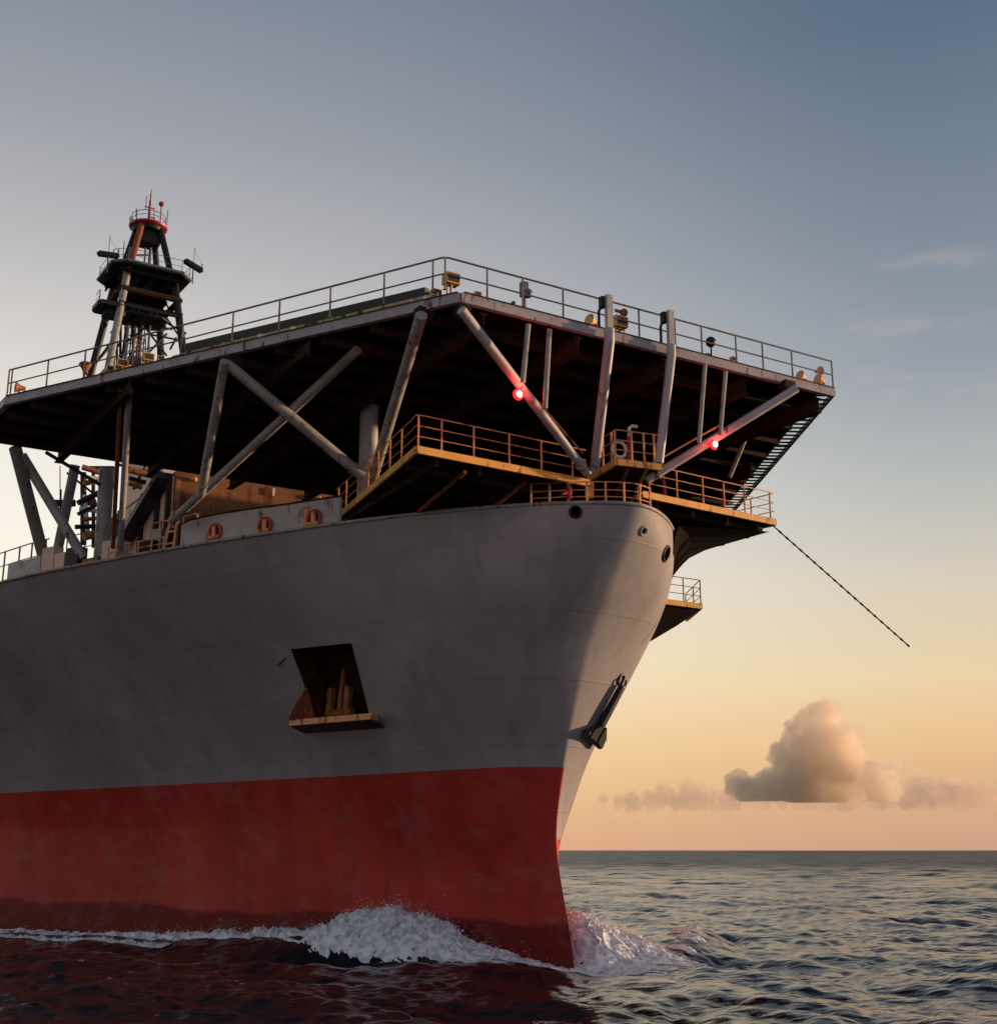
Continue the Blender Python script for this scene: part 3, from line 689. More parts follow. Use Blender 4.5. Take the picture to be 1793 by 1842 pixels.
# bow rail following the curved deck edge
br = [q for q in edge_p if q.x < 3.2][::-1]; bs = [q for q in edge_s if q.x < -2.2]
path = br[-18:]+[V((e16,0,16))]+bs
path = [V((q.x+.12, q.y*.98, 16.02)) for q in path]
L = [0]
for i in range(1, len(path)): L.append(L[-1]+(path[i]-path[i-1]).length)
def along(d):
    for i in range(1, len(path)):
        if L[i] >= d: return path[i-1].lerp(path[i], (d-L[i-1])/max(1e-6, L[i]-L[i-1]))
    return path[-1]
nn_ = int(L[-1]/.62)
rail('bow_railing', [along(L[-1]*k/60) for k in range(61)], [along(L[-1]*k/nn_) for k in range(nn_+1)], .78, 'orange', (1, .62, .3), .022, .045)
MB().plank(PZ(1060,895,16.3), PZ(1060,868,16.95)+V((0,0,0)), .3, .12).build('bow_post', 'yellow', SHIP, smooth=False)
MB().plank(PZ(1148,900,16.2), PZ(1150,870,16.9), .12, .12).build('bow_post', 'orange', SHIP, smooth=False)
# spar reaching out from the port wing
sa = B2+V((.1,.05,-.25)); se = PS(1633, 1161, B2.x-1.0)
m = MB(); m.tube(sa, se, .028, 8)
for k in np.linspace(.05, 1, 20): q = sa.lerp(se, float(k)); m.tube(q-(se-sa).normalized()*.07, q+(se-sa).normalized()*.07, .042, 6)
m.build('spar', 'black', SHIP)

# ------------------------------------------------------------------ bulwark with three orange mooring rollers
def edge_pt(px, py):     # deck edge below this pixel column
    lo = None
    for i in range(len(edge_s)-1):
        a, b = proj(edge_s[i])[0], proj(edge_s[i+1])[0]
        if (a-px)*(b-px) <= 0 and edge_s[i].x > -3: return edge_s[i].lerp(edge_s[i+1], (px-a)/(b-a))
bp_ = []
for px, ty in ((604, 893), (560, 900), (500, 909), (440, 917), (380, 926), (335, 936), (318, 944)):
    p = edge_pt(px, 0); p = V((p.x, p.y-.18, 16.0)); hh = .2
    while proj(p+V((0,0,hh)))[1] > ty: hh += .02
    bp_.append((p, hh))
m = MB(); n = len(bp_); vv = []
for p, hh in bp_:
    vv += [p+V((0,.05,0)), p+V((0,.05,hh)), p+V((0,-.05,hh)), p+V((0,-.05,0))]
m.add(vv, [(i*4+j, i*4+(j+1)%4, (i+1)*4+(j+1)%4, (i+1)*4+j) for i in range(n-1) for j in range(4)]+[(0,3,2,1), tuple((n-1)*4+j for j in range(4))])
bul = m.build('bulwark', 'pale', SHIP, smooth=False)
MB().pipe([p+V((0,0,hh)) for p, hh in bp_], .06, 8).build('bulwark_cap', 'girder', bul)
for px, py, extra in ((382, 958, 0), (472, 946, 0), (560, 934, 1)):
    P = edge_pt(px, 0); P = V((P.x, P.y-.12, 16)); hh = 0
    while proj(P+V((0,0,hh)))[1] > py: hh += .02
    c = P+V((0,0,hh)); nr = hull_normal(V((P.x, P.y, 15.9))); nr = V((nr.x, nr.y, 0)).normalized(); sdv = V((-nr.y, nr.x, 0))
    o = MB().torus(c+nr*.05, nr, .30, .075, 20, 8).build('mooring_chock', 'orangered', bul)
    MB().lathe(c+nr*.03, nr, [(0,.001),(0,.27),(.01,.001)], 20).build('chock_opening', 'black', o)
    m = MB(); m.tube(c-V((0,0,.22))+nr*.14+sdv*.05, c+V((0,0,.2))+nr*.14+sdv*.05, .1, 12); m.tube(c-sdv*.25-V((0,0,.22))+nr*.12, c+sdv*.25-V((0,0,.22))+nr*.12, .075, 10)
    m.build('roller', 'orange', o)
    if extra:
        q = c+sdv*.38+V((0,0,.1)); 
        if proj(q)[0] > proj(c)[0]: q = c-sdv*.38+V((0,0,.1))
        m = MB(); m.tube(q-V((0,0,.5)), q+V((0,0,.35)), .09, 12); m.lathe(q+V((0,0,.35)), V((0,0,1)), [(0,.09),(.02,.15),(.1,.15),(.12,.001)], 14); m.build('bollard', 'orange', o)
# ------------------------------------------------------------------ house under and behind the helideck
k0 = PS(318, 830, 20)
house = MB().abox((20, -k0.y, 15.9), (34, k0.y, 21.9)).build('deck_house', 'brown', SHIP, smooth=False)
m = MB()
for t_ in np.arange(-8, k0.y, 1.9): m.abox((19.93, t_-.06, 16), (20.0, t_+.06, 20.5))
m.abox((19.9, -k0.y, 18.9), (20.0, k0.y, 18.98)); m.build('wall_stiffener', 'brown', house, smooth=False)
MB().abox((19.9, k0.y-.25, 16), (19.99, k0.y+.02, 21.5)).build('corner_post', 'ochre', house, smooth=False)
side = MB().abox((20.2, k0.y-.02, 16), (33.8, k0.y+.05, 21.7)).build('side_wall', 'cream', house, smooth=False)
for s_ in (20.3, 22.0, 24.5, 28.5): MB().abox((s_, k0.y+.05, 16), (s_+.35, k0.y+.25, 21.8)).build('wall_post', 'girder', side, smooth=False)
m = MB(); yy = k0.y+.15
# sloping stair against the side wall
m.plank(V((20.4, yy+.3, 21.7)), V((30.5, yy+.3, 18.2)), .8, .35); m.build('sloping_duct', 'black', side, smooth=False)
for px, py in ((350, 862), (574, 896)):
    p = PS(px, py, 19.8); m = MB(); m.ball(p, .13); m.tube(p+V((.1,.14,0)), p+V((.1,-.14,0)), .1, 8); m.build('wall_lamp', 'orange', house)
p = PS(492, 885, 19.85); MB().abox(p-V((.03,.05,.2)), p+V((.03,.05,.2))).build('notice_plate', 'white', house, smooth=False)
MB().abox((9.5, -6.5, 15.9), (17.5, 2.2, 20.6)).build('windlass_house', 'dark', SHIP, smooth=False)

# clutter abaft the helideck: pipes, frames, winch
m = MB()
def PT(px, py, s_): return PS(px, py, s_)
for (x0,y0,x1,y1,r,s_) in ((95,905,135,905,.18,24), (110,880,110,985,.03,24), (108,838,108,985,.025,24), (150,842,205,842,.12,26), (150,850,150,980,.16,26), (168,846,168,985,.1,26), (236,846,292,852,.12,22), (232,860,262,868,.12,22), (140,905,210,870,.14,25), (135,948,205,945,.12,25), (212,835,260,850,.08,22), (180,950,215,935,.1,25), (140,925,180,905,.1,25), (262,838,240,880,.07,22), (120,850,190,905,.06,25)):
    MB().tube(PT(x0,y0,s_), PT(x1,y1,s_), r, 8).build('deck_pipe', 'black', SHIP)
m = MB()
for (x0,y0,x1,y1,r,s_) in ((148,840,180,850,.15,25.5), (150,965,205,955,.22,25), (145,935,200,930,.1,25), (232,845,285,858,.16,21.6), (232,868,255,876,.15,21.6), (150,870,175,865,.14,25.5), (150,905,172,903,.17,25.3)):
    MB().tube(PT(x0,y0,s_), PT(x1,y1,s_), r, 10).build('deck_pipe', 'ochre', SHIP)
m = MB()
for (x0,y0,x1,y1,r,s_) in ((155,858,190,862,.1,25.2), (152,890,158,960,.12,25.2), (143,915,182,920,.12,25.2)): MB().tube(PT(x0,y0,s_), PT(x1,y1,s_), r, 10).build('deck_pipe', 'white', SHIP)
# boxes along the starboard deck edge, aft
def deck_box(x0, x1, ytop, mat, depth=.8, name='deck_locker', ins=.25):
    a, b = edge_pt(x0, 0), edge_pt(x1, 0); a = V((a.x, a.y-ins, 16)); b = V((b.x, b.y-ins, 16)); hh = .1
    c = a.lerp(b, .5)
    while proj(c+V((0,0,hh)))[1] > ytop: hh += .02
    d = (b-a).normalized(); n_ = V((d.y, -d.x, 0)); n_ = n_ if n_.y < 0 else -n_
    return MB().box(c+n_*depth/2+V((0,0,hh/2)), (b-a)/2, n_*depth/2, V((0,0,hh/2))).build(name, mat, SHIP, smooth=False)
deck_box(2, 60, 1008, 'pale', .5); deck_box(62, 84, 985, 'cream', .5); deck_box(86, 104, 995, 'cream', .6); deck_box(106, 128, 985, 'black', .5)
deck_box(130, 158, 1004, 'ochre', .5, ins=.4); deck_box(160, 187, 972, 'cream', .7, ins=.5); deck_box(244, 262, 952, 'pale', .5, ins=.6); deck_box(245, 262, 972, 'black', .4)
deck_box(268, 280, 950, 'black', .4, ins=.5); deck_box(298, 322, 940, 'black', .5, 'winch', ins=.5)
def er(px, ins=.1): p = edge_pt(px, 0); return V((p.x, p.y-ins, 16.03))
rail('side_railing', [er(190), er(230), er(268), er(292)], [er(x) for x in (190, 204, 228, 244, 268, 290)], .55, 'orange', (1, .5), .03, .04)
rail('side_railing', [er(222, 1.2), er(262, 1.2), er(305, 1.0)], [er(x, 1.1) for x in (222, 240, 262, 280, 305)], 1.6, 'orange', (1, .7, .4), .03, .04)
rail('side_railing', [er(-40, .6), er(20, .6), er(58, .6)], [er(x, .6) for x in (-20, 6, 28, 53)], 1.7, 'rail', (1, .6), .03, .04)
rail('side_railing', [er(92, .6), er(125, .6), er(160, .6)], [er(x, .6) for x in (92, 125, 158)], 1.6, 'rail', (1, .6), .025, .03)
# orange ladder/fairlead stand
m = MB()
for x in (281, 300): m.plank(er(x, .3), er(x-4 if x == 300 else x+4, .5)+V((0,0,1.75)), .1, .12)
for k in (.3, .8, 1.3): m.plank(er(282, .35)+V((0,0,k)), er(299, .35)+V((0,0,k)), .06, .08)
m.build('fairlead_stand', 'orange', SHIP, smooth=False)
# lower port platform with rail
def hb(s, z): return -float(half(s, z))
zL = 13.75; o1 = PZ(1262, 1087, zL); print('port low', o1)
ps_ = [V((o1.x, o1.y, zL)), V((o1.x, hb(o1.x, zL)+.3, zL)), V((o1.x+2.6, hb(o1.x+2.6, zL)+.3, zL)), V((o1.x+2.6, o1.y-1.4, zL))]
lp = MB().prism([(q.x, q.y) for q in ps_], zL-.12, zL-.02).build('side_platform', 'girder', SHIP, smooth=False)
kerb(V((o1.x, o1.y, zL)), V((o1.x, hb(o1.x, zL)+.05, zL)), lp, h=.22); kerb(ps_[0]+V((.06,0,0)), ps_[3], lp, h=.22)
for ds in (.2, 1.4, 2.4):
    m = MB()
    s_ = o1.x+ds; q = [V((s_, o1.y-.2, zL-.13)), V((s_, hb(s_, zL), zL-.13)), V((s_, hb(s_, zL-1.75), zL-1.75)), V((s_, (o1.y-.2+hb(s_, zL-1.75))/2, zL-.98))]
    m.add([v-V((.02,0,0)) for v in q]+[v+V((.02,0,0)) for v in q], [(0,1,2,3),(7,6,5,4)]+[(i,(i+1)%4,4+(i+1)%4,4+i) for i in range(4)])
    m.build('bracket_plate', 'dark', lp, smooth=False)
rail('side_platform_railing', [V((o1.x, hb(o1.x, zL)+.1, zL)), V((o1.x, o1.y+.05, zL)), ps_[3]], [V((o1.x, o1.y+.05, zL)), V((o1.x, (o1.y+hb(o1.x, zL))/2, zL)), ps_[0].lerp(ps_[3], .5), ps_[3]], 1.0, 'rail', LV, .02, .028)

# ------------------------------------------------------------------ mast tower on the bridge
TS = 59.5
def TP(px, py, ds=0): return PS(px, py, TS+ds)
c0 = TP(262, 470); TT = c0.y
zb_ = TP(262, 712).z; zt_ = TP(266, 410).z
by_ = PS(222, 900, 62).y
bridge = MB().abox((52, -14, 15.9), (63, by_, zb_-4)).build('bridge_house', 'cream', SHIP, smooth=False)
MB().abox((54, -9, zb_-4), (62.5, TT+2.2, zb_)).build('upper_bridge', 'bluegrey', bridge, smooth=False)
tower = MB().abox((TS-3.6, TT-3.6, zb_), (TS+3.6, TT+3.6, zb_+.3)).build('mast_tower', 'bluegrey', SHIP, smooth=False)
zM = TP(262, 505).z            # main platform level
def leg(a, b, r, mat): return MB().tube(a, b, r, 14).build('tower_leg', mat, tower)
hB, hM, hT = 3.3, 2.0, .75
for sx, sy in ((-1,-1), (-1,1), (1,-1), (1,1)):
    a = V((TS+sx*hB, TT+sy*hB, zb_-.5)); b = V((TS+sx*hM*.95, TT+sy*hM*.95, zM-.1)); c = V((TS+sx*hT, TT+sy*hT, zt_))
    leg(a, b, .30, 'grey' if sx < 0 and sy > 0 else 'black'); leg(V((TS+sx*hM*.85, TT+sy*hM*.85, zM+.2)), c, .26, 'rust' if sy > 0 and sx < 0 else 'black')
def oct_(c, rx, ry, ch=.3):
    return [(c[0]+a*rx, c[1]+b*ry) for a, b in ((-1,-1+ch),(-1+ch,-1),(1-ch,-1),(1,-1+ch),(1,1-ch),(1-ch,1),(-1+ch,1),(-1,1-ch))]
pf = MB().prism(oct_((TS, TT), 2.9, 3.2), zM-.1, zM+.15).build('tower_platform', 'black', tower, smooth=False)
m = MB()
for k in np.linspace(-2.4, 2.4, 5): m.beam((TS-2.8, TT+k, zM-.3), (TS+2.8, TT+k, zM-.3), .15, .38)
m.beam((TS-2.7, TT-2.8, zM-.62), (TS-2.7, TT+2.8, zM-.62), .2, .3); m.build('platform_beam', 'dark', pf, smooth=False)
MB().pipe([V((x, y, zM+.1)) for x, y in oct_((TS, TT), 2.95, 3.25)]+[V((*oct_((TS, TT), 2.95, 3.25)[0], zM+.1))], .13, 8).build('platform_rim', 'bluegrey', pf)
zR = TP(262, 548).z; m = MB()
for a, b in (((-1,-1),(-1,1)), ((-1,1),(1,1)), ((1,1),(1,-1)), ((1,-1),(-1,-1))):
    m.tube((TS+a[0]*2.35, TT+a[1]*2.35, zR), (TS+b[0]*2.35, TT+b[1]*2.35, zR), .26, 12)
m.prism(oct_((TS, TT), 1.7, 1.7), zR-.05, zR+.15); m.build('tower_ring', 'girder', tower)
z3 = TP(262, 578).z; m = MB()
m.prism(oct_((TS, TT), 1.5, 1.9), z3-.1, z3+.1); m.beam((TS-2.6, TT-2.6, z3), (TS-2.6, TT+2.6, z3), .3, .35); m.build('tower_ring', 'black', tower, smooth=False)
z4 = TP(175, 565).z; q = TP(182, 572); sp2 = MB().prism(oct_((TS-1.5, q.y), 1.2, .95), z4-.1, z4+.25).build('side_stage', 'black', tower, smooth=False)
MB().prism(oct_((TS-1.3, q.y-.6), .8, .8), z4-.5, z4-.1).build('stage_bracket', 'black', sp2, smooth=False)
rail('stage_railing', [V((TS-2.2, q.y+.8, z4+.2)), V((TS-1.0, q.y+.8, z4+.2))], [V((TS-2.2, q.y+.8, z4+.2))], 1.0, 'ochre', (1, .5), .03, .05, tower)
# inner pipes, ladder and bracing
m = MB()
for x, w_ in ((222,.16), (236,.1), (247,.14), (262,.1)): a = TP(x, 690); b = TP(x+3, 585); m.tube(a, V((a.x, a.y, b.z)), w_, 10)
m.build('tower_pipe', 'bluegrey', tower)
m = MB()
for x, w_ in ((229,.06), (241,.06), (253,.05)): a = TP(x, 690, 1); b = TP(x, 530); m.tube(a, V((a.x, a.y, b.z)), w_, 8)
for y in range(590, 690, 14): m.tube(TP(226,y,1), TP(256,y-3,1), .05, 6)
for q_ in (((262,590),(300,640)), ((300,600),(262,640)), ((290,575),(335,600)), ((265,585),(310,592)), ((262,600),(325,612)), ((285,612),(292,650)), ((225,600),(215,680))): m.tube(TP(*q_[0], .5), TP(*q_[1], .5), .09, 8)
for k in range(26):
    x0 = random.uniform(196, 320); y0 = random.uniform(540, 680); m.tube(TP(x0, y0, random.uniform(-2,2)), TP(x0+random.choice((-1,1))*random.uniform(8,38), y0+random.uniform(10,42), random.uniform(-2,2)), random.uniform(.04,.1), 6)
for k in range(7):
    x0 = random.uniform(205, 310); m.tube(TP(x0, 535, .5), TP(x0+random.uniform(-2,2), 680, .5), random.uniform(.05,.11), 6)
m.build('tower_brace', 'black', tower)
m = MB(); m.tube(TP(247,660,-1.5), TP(247,600,-1.5), .05, 6); m.tube(TP(262,650,-1.5), TP(262,604,-1.5), .05, 6)
for k in range(8): m.tube(TP(247,655-k*7,-1.5), TP(262,652-k*7,-1.5), .04, 6)
m.build('ladder', 'ochre', tower)
for x, y in ((232,470), (259,470), (268,478)):
    a = TP(x, 482); b = TP(x, 445); MB().tube(V((a.x, a.y, zM)), V((a.x, a.y, b.z)), .13 if x != 259 else .08, 10).build('mast_equipment', 'bluegrey', tower)
MB().tube(TP(228,459), TP(266,458), .09, 8).build('mast_equipment', 'bluegrey', tower)
MB().abox((TS-.7, TT-.9, zt_-1.6), (TS+.7, TT+.9, zt_-.1)).build('mast_housing', 'black', tower, smooth=False)
# red mast head
th = MB().lathe((TS, TT, zt_-.35), (0,0,1), [(0,.9),(.2,1.3),(.3,1.55),(.45,1.6),(.47,.01)], 20).build('mast_head', 'red', tower)
MB().lathe((TS, TT, zt_-.42), (0,0,1), [(0,.01),(0,1.2),(.25,1.3)], 20).build('head_underside', 'black', th)
zH = zt_+.25
m = MB(); m.tube((TS,TT,zH), (TS,TT,zH+2.3), .13, 10, .09); m.tube((TS,TT,zH+2.3), (TS,TT,zH+2.95), .05, 8); m.tube((TS,TT-.45,zH+1.65), (TS,TT+.4,zH+1.65), .05, 6)
m.tube((TS,TT-.55,zH+.8), (TS,TT,zH+.8), .05, 6); m.build('signal_mast', 'red', tower)
m = MB(); q = TP(288, 400); m.tube((TS,q.y,zH), (TS,q.y,TP(288,368).z), .05, 8); m.ball((TS,q.y,TP(288,366).z), .24, (1,1,.9)); m.lathe((TS,q.y,zH), (0,0,1), [(0,.24),(.35,.2),(.4,.01)], 10); m.build('radome', 'red', tower)
for x, y0, y1 in ((243,405,373), (300,405,376), (271,360,340), (262,375,352)):
    a = TP(x, y0); MB().tube((TS,a.y,a.z), (TS,a.y,TP(x,y1).z), .035, 6).build('whip_antenna', 'bluegrey', tower)
hd = [V((TS+1.4*math.cos(a), TT+1.4*math.sin(a), zH)) for a in np.linspace(0, 2*math.pi, 13)]
rail('head_railing', hd, hd[::2][:-1], .75, 'bluegrey', (1, .5), .03, .035, tower)
q = TP(234, 408); MB().ball((TS-.6, q.y, zt_+.15), .3, (.8,1,1)).build('radome', 'white', tower)
hd = [V((*p, zM+.15)) for p in oct_((TS, TT), 2.85, 3.15)]; hd.append(hd[0])
rail('tower_railing', hd[1:], hd[1:], 1.05, 'bluegrey', (1, .5), .025, .03, tower)
def radar(px, py, pbase, tilt):
    p = TP(px, py, -2); b = TP(px, pbase, -2); o = MB().tube((p.x,p.y,b.z), p, .06, 8).build('radar_post', 'bluegrey', tower)
    m = MB(); d = V((0, math.cos(tilt), math.sin(tilt))); m.box(p, V((.25,0,0)), d*.78, V((0,-math.sin(tilt),math.cos(tilt)))*.17); m.ball(p+d*.72, .22, (1,1,.85)); m.ball(p-d*.72, .2, (1,1,.85)); m.build('radar_scanner', 'black', o)
    w_ = MB(); w_.tube(p-d*.0+V((0,0,.1)), p+V((0,0,1.7)), .025, 6); w_.tube(p+V((0,0,1.5)), p-d*.75+V((0,0,.5)), .012, 5); w_.tube(p-d*.78, p-d*.78+V((0,0,.6)), .06, 6); w_.build('whip_antenna', 'bluegrey', o)
radar(195, 458, 490, -.10); radar(348, 478, 510, .36)
a = TP(219, 490, -2); MB().tube(a, V((a.x, a.y, TP(220,432,-2).z)), .035, 6).build('whip_antenna', 'bluegrey', tower)

# ------------------------------------------------------------------ numpy noise
def vnoise(x, y, seed=0):
    tab = np.random.default_rng(seed).random((256, 256))
    xi = np.floor(x).astype(int); yi = np.floor(y).astype(int); fx = x-xi; fy = y-yi
    fx = fx*fx*fx*(fx*(fx*6-15)+10); fy = fy*fy*fy*(fy*(fy*6-15)+10)
    a = tab[xi & 255, yi & 255]; b = tab[(xi+1) & 255, yi & 255]; c = tab[xi & 255, (yi+1) & 255]; d = tab[(xi+1) & 255, (yi+1) & 255]
    return (a*(1-fx)+b*fx)*(1-fy)+(c*(1-fx)+d*fx)*fy
def fbm(x, y, oct_n=5, seed=0, gain=.5):
    o = 0; amp = 1; tot = 0
    for i in range(oct_n): o = o+amp*vnoise(x*2**i+i*17.3, y*2**i+i*9.1, seed+i); tot += amp; amp *= gain
    return o/tot
def ship_st(x, y):
    dx, dy = x-STEM[0], y-STEM[1]; return dx*AFT[0]+dy*AFT[1], dx*STB[0]+dy*STB[1]
def gs(x, c, w): return np.exp(-.5*((x-c)/w)**2)
def bow_wave(s, t):
    """height of the wave system the bow throws up, and how white it is"""
    hb_ = .345*np.maximum(s, 0); d = np.abs(t)-hb_; port = (t < 0)
    sp = np.maximum(s, -3)
    # main breaking crest, leaving the stem and moving outwards
    crest = .15+.24*np.clip(s, 0, 9)+.05*np.clip(s-9, 0, 30)
    amp = 1.1*gs(s, 6.5, 1.8)+.45*gs(s, 10.5, 4.5)+.28*gs(s, 21, 9)
    amp = amp*np.clip((s+.5)/4.5, 0, 1)
    amp_p = 1.15*gs(s, 2.2, 2.4)+.5*gs(s, 7, 5)
    crest_p = .8+.75*np.clip(s+1.5, 0, 12)
    A = amp; C = crest; wi = .75+.05*np.clip(s, 0, 20); wo_ = .8+.05*np.clip(s, 0, 20)
    u = d-C; z = A*np.where(u < 0, .45+.55*np.exp(-.5*(u/wi)**2), np.exp(-.5*(u/wo_)**2))
    zp = 1.5*gs(s, 2.3, 2.0)*np.exp(-(np.maximum(d, 0)/2.9)**2)+.5*gs(s, 6.5, 4)*gs(d, 3.0+.35*np.maximum(s, 0), 1.3)
    fr_ = np.clip((s+1.6)/2.6, 0, 1); zp = zp*fr_*fr_*(3-2*fr_)
    bl = np.clip(-t/1.3, 0, 1); bl = bl*bl*(3-2*bl); z = np.where(port, zp*bl+z*(1-bl), z)
    z = np.where(d < -.3, np.minimum(z, .6*A), z)
    # arm of the wave curling away from the port bow
    z = z+np.where(port, .55*gs(d, 5.6+.45*np.clip(s, -3, 12), .9)*gs(s, 3.5, 3.2), 0)
    # trough and secondary smooth crest outside it
    z = z-.32*A*gs(u, 2.4+.1*sp, 1.1)+.22*gs(u, 5.0+.25*sp, 1.4)*np.exp(-np.maximum(sp, 0)/30)*np.clip((s+6)/6, 0, 1)**2
    rad = np.hypot(s+0.5, t)
    z = z-.16*np.exp(-(rad/2.4)**2)
    z = z*np.clip((s+5.5)/3, 0, 1)
    foam = np.where(port, gs(s, 1.6, 3.0)*np.clip(1.9-d/3.3, 0, 1)*1.2,
                    (gs(s, 5.9, 2.9)*np.clip(1.7-np.abs(u-.15)/1.15, 0, 1)*1.35))
    foam = np.maximum(foam, np.where(port, 0, gs(s, 10.5, 4.2)*np.clip(1.25-np.abs(u+.05)/.5, 0, 1)*.98))
    foam = np.maximum(foam, np.where(port, 0, np.clip(1.5-np.abs(u+.05)/.7, 0, 1)*.98*np.clip((44-s)/26, 0, 1)*(s > 8)))
    foam = np.maximum(foam, np.where(port, 0, np.clip(1.4-np.abs(u-1.9)/.4, 0, 1)*.84*(s > 15)))
    foam = np.maximum(foam, np.where(port, 0, np.clip(1.4-np.abs(u+1.1)/.3, 0, 1)*.80*(s > 14)))
    foam = np.maximum(foam, 1.0*np.clip(1.5-rad/1.1, 0, 1)*(s < 3)*(d > -.3))
    foam = np.maximum(foam, gs(s, -.1, .9)*np.clip(1.1-np.abs(t+2.0)/2.6, 0, 1)*1.1)
    foam = np.maximum(foam, np.where(port, 0, 1.08*np.clip(1.6-np.abs(d-.35)/.75, 0, 1)*np.clip((6-s)/2, 0, 1)*np.clip((s+1.2)/1, 0, 1)))
    foam = np.maximum(foam, np.where(port,   .66*gs(s, 3.5, 3)*np.clip(1.3-np.abs(d-5.4-.45*np.clip(s,-3,12))/1.1, 0, 1), 0))
    far = port & (d > 3)
    foam = np.maximum(foam, np.where(port, .75*gs(s, 9, 3.5)*np.clip(1.2-np.abs(d-2.5)/3, 0, 1), 0))
    return z, foam
# ambient sea: many directional components
NW = 110
lam = np.geomspace(.42, 26, NW); th0 = R(200)
ths = th0+rng.normal(0, .62, NW); amp = .0105*lam**.92*np.exp(-(lam/19)**2); amp *= rng.uniform(.6, 1.4, NW)*.62; amp *= .93-.45*np.clip((lam-3.5)/5, 0, 1); amp *= np.where(lam < 1.2, .85, 1.0)
ph = rng.uniform(0, 2*math.pi, NW); kx, ky = np.cos(ths)*2*math.pi/lam, np.sin(ths)*2*math.pi/lam
def sea_wave(x, y, dr=None):
    z = np.zeros_like(x); hx = np.zeros_like(x); hy = np.zeros_like(x)
    gust = .6+.8*fbm(x/23, y/23, 3, 5)
    for i in range(NW):
        a = amp[i] if dr is None else amp[i]*np.clip((lam[i]/np.maximum(dr, 1e-6)-2.2)/2.5, 0, 1)
        if lam[i] < 3: a = a*gust
        p = kx[i]*x+ky[i]*y+ph[i]; z += a*np.sin(p); c = a*.75*np.cos(p); hx += c*kx[i]/np.hypot(kx[i], ky[i]); hy += c*ky[i]/np.hypot(kx[i], ky[i])
    return z, hx, hy
def calm(s, t):
    """1 in open water, less in the lee of the hull"""
    return 1-.55*np.clip((s-1)/6, 0, 1)*np.clip(1-(t-.345*np.maximum(s, 0))/16, 0, 1)*(t > 0)
def grid_mesh(name, Xg, Yg, Zg, keep=None, mat=None, attrs=None):
    nr, nc = Xg.shape; me = bpy.data.meshes.new(name); co = np.stack([Xg, Yg, Zg], -1).reshape(-1, 3).astype(np.float32)
    idx = np.arange(nr*nc).reshape(nr, nc); q = np.stack([idx[:-1,:-1], idx[:-1,1:], idx[1:,1:], idx[1:,:-1]], -1).reshape(-1, 4)
    if keep is not None:
        q = q[keep.reshape(-1)]; used = np.unique(q); remap = -np.ones(nr*nc, int); remap[used] = np.arange(len(used)); q = remap[q]; co = co[used]
    me.vertices.add(len(co)); me.vertices.foreach_set('co', co.ravel()); me.loops.add(q.size); me.loops.foreach_set('vertex_index', q.ravel().astype(np.int32))
    me.polygons.add(len(q)); me.polygons.foreach_set('loop_start', np.arange(0, q.size, 4, dtype=np.int32)); me.polygons.foreach_set('loop_total', np.full(len(q), 4, np.int32))
    me.update(calc_edges=True); me.shade_smooth(); me.materials.append(mat)
    if attrs:
        for k, v in attrs.items():
            at = me.attributes.new(k, 'FLOAT', 'POINT'); vv = v.reshape(-1); vv = vv if keep is None else vv[used]; at.data.foreach_set('value', vv.astype(np.float32))
    o = bpy.data.objects.new(name, me); scene.collection.objects.link(o); return o
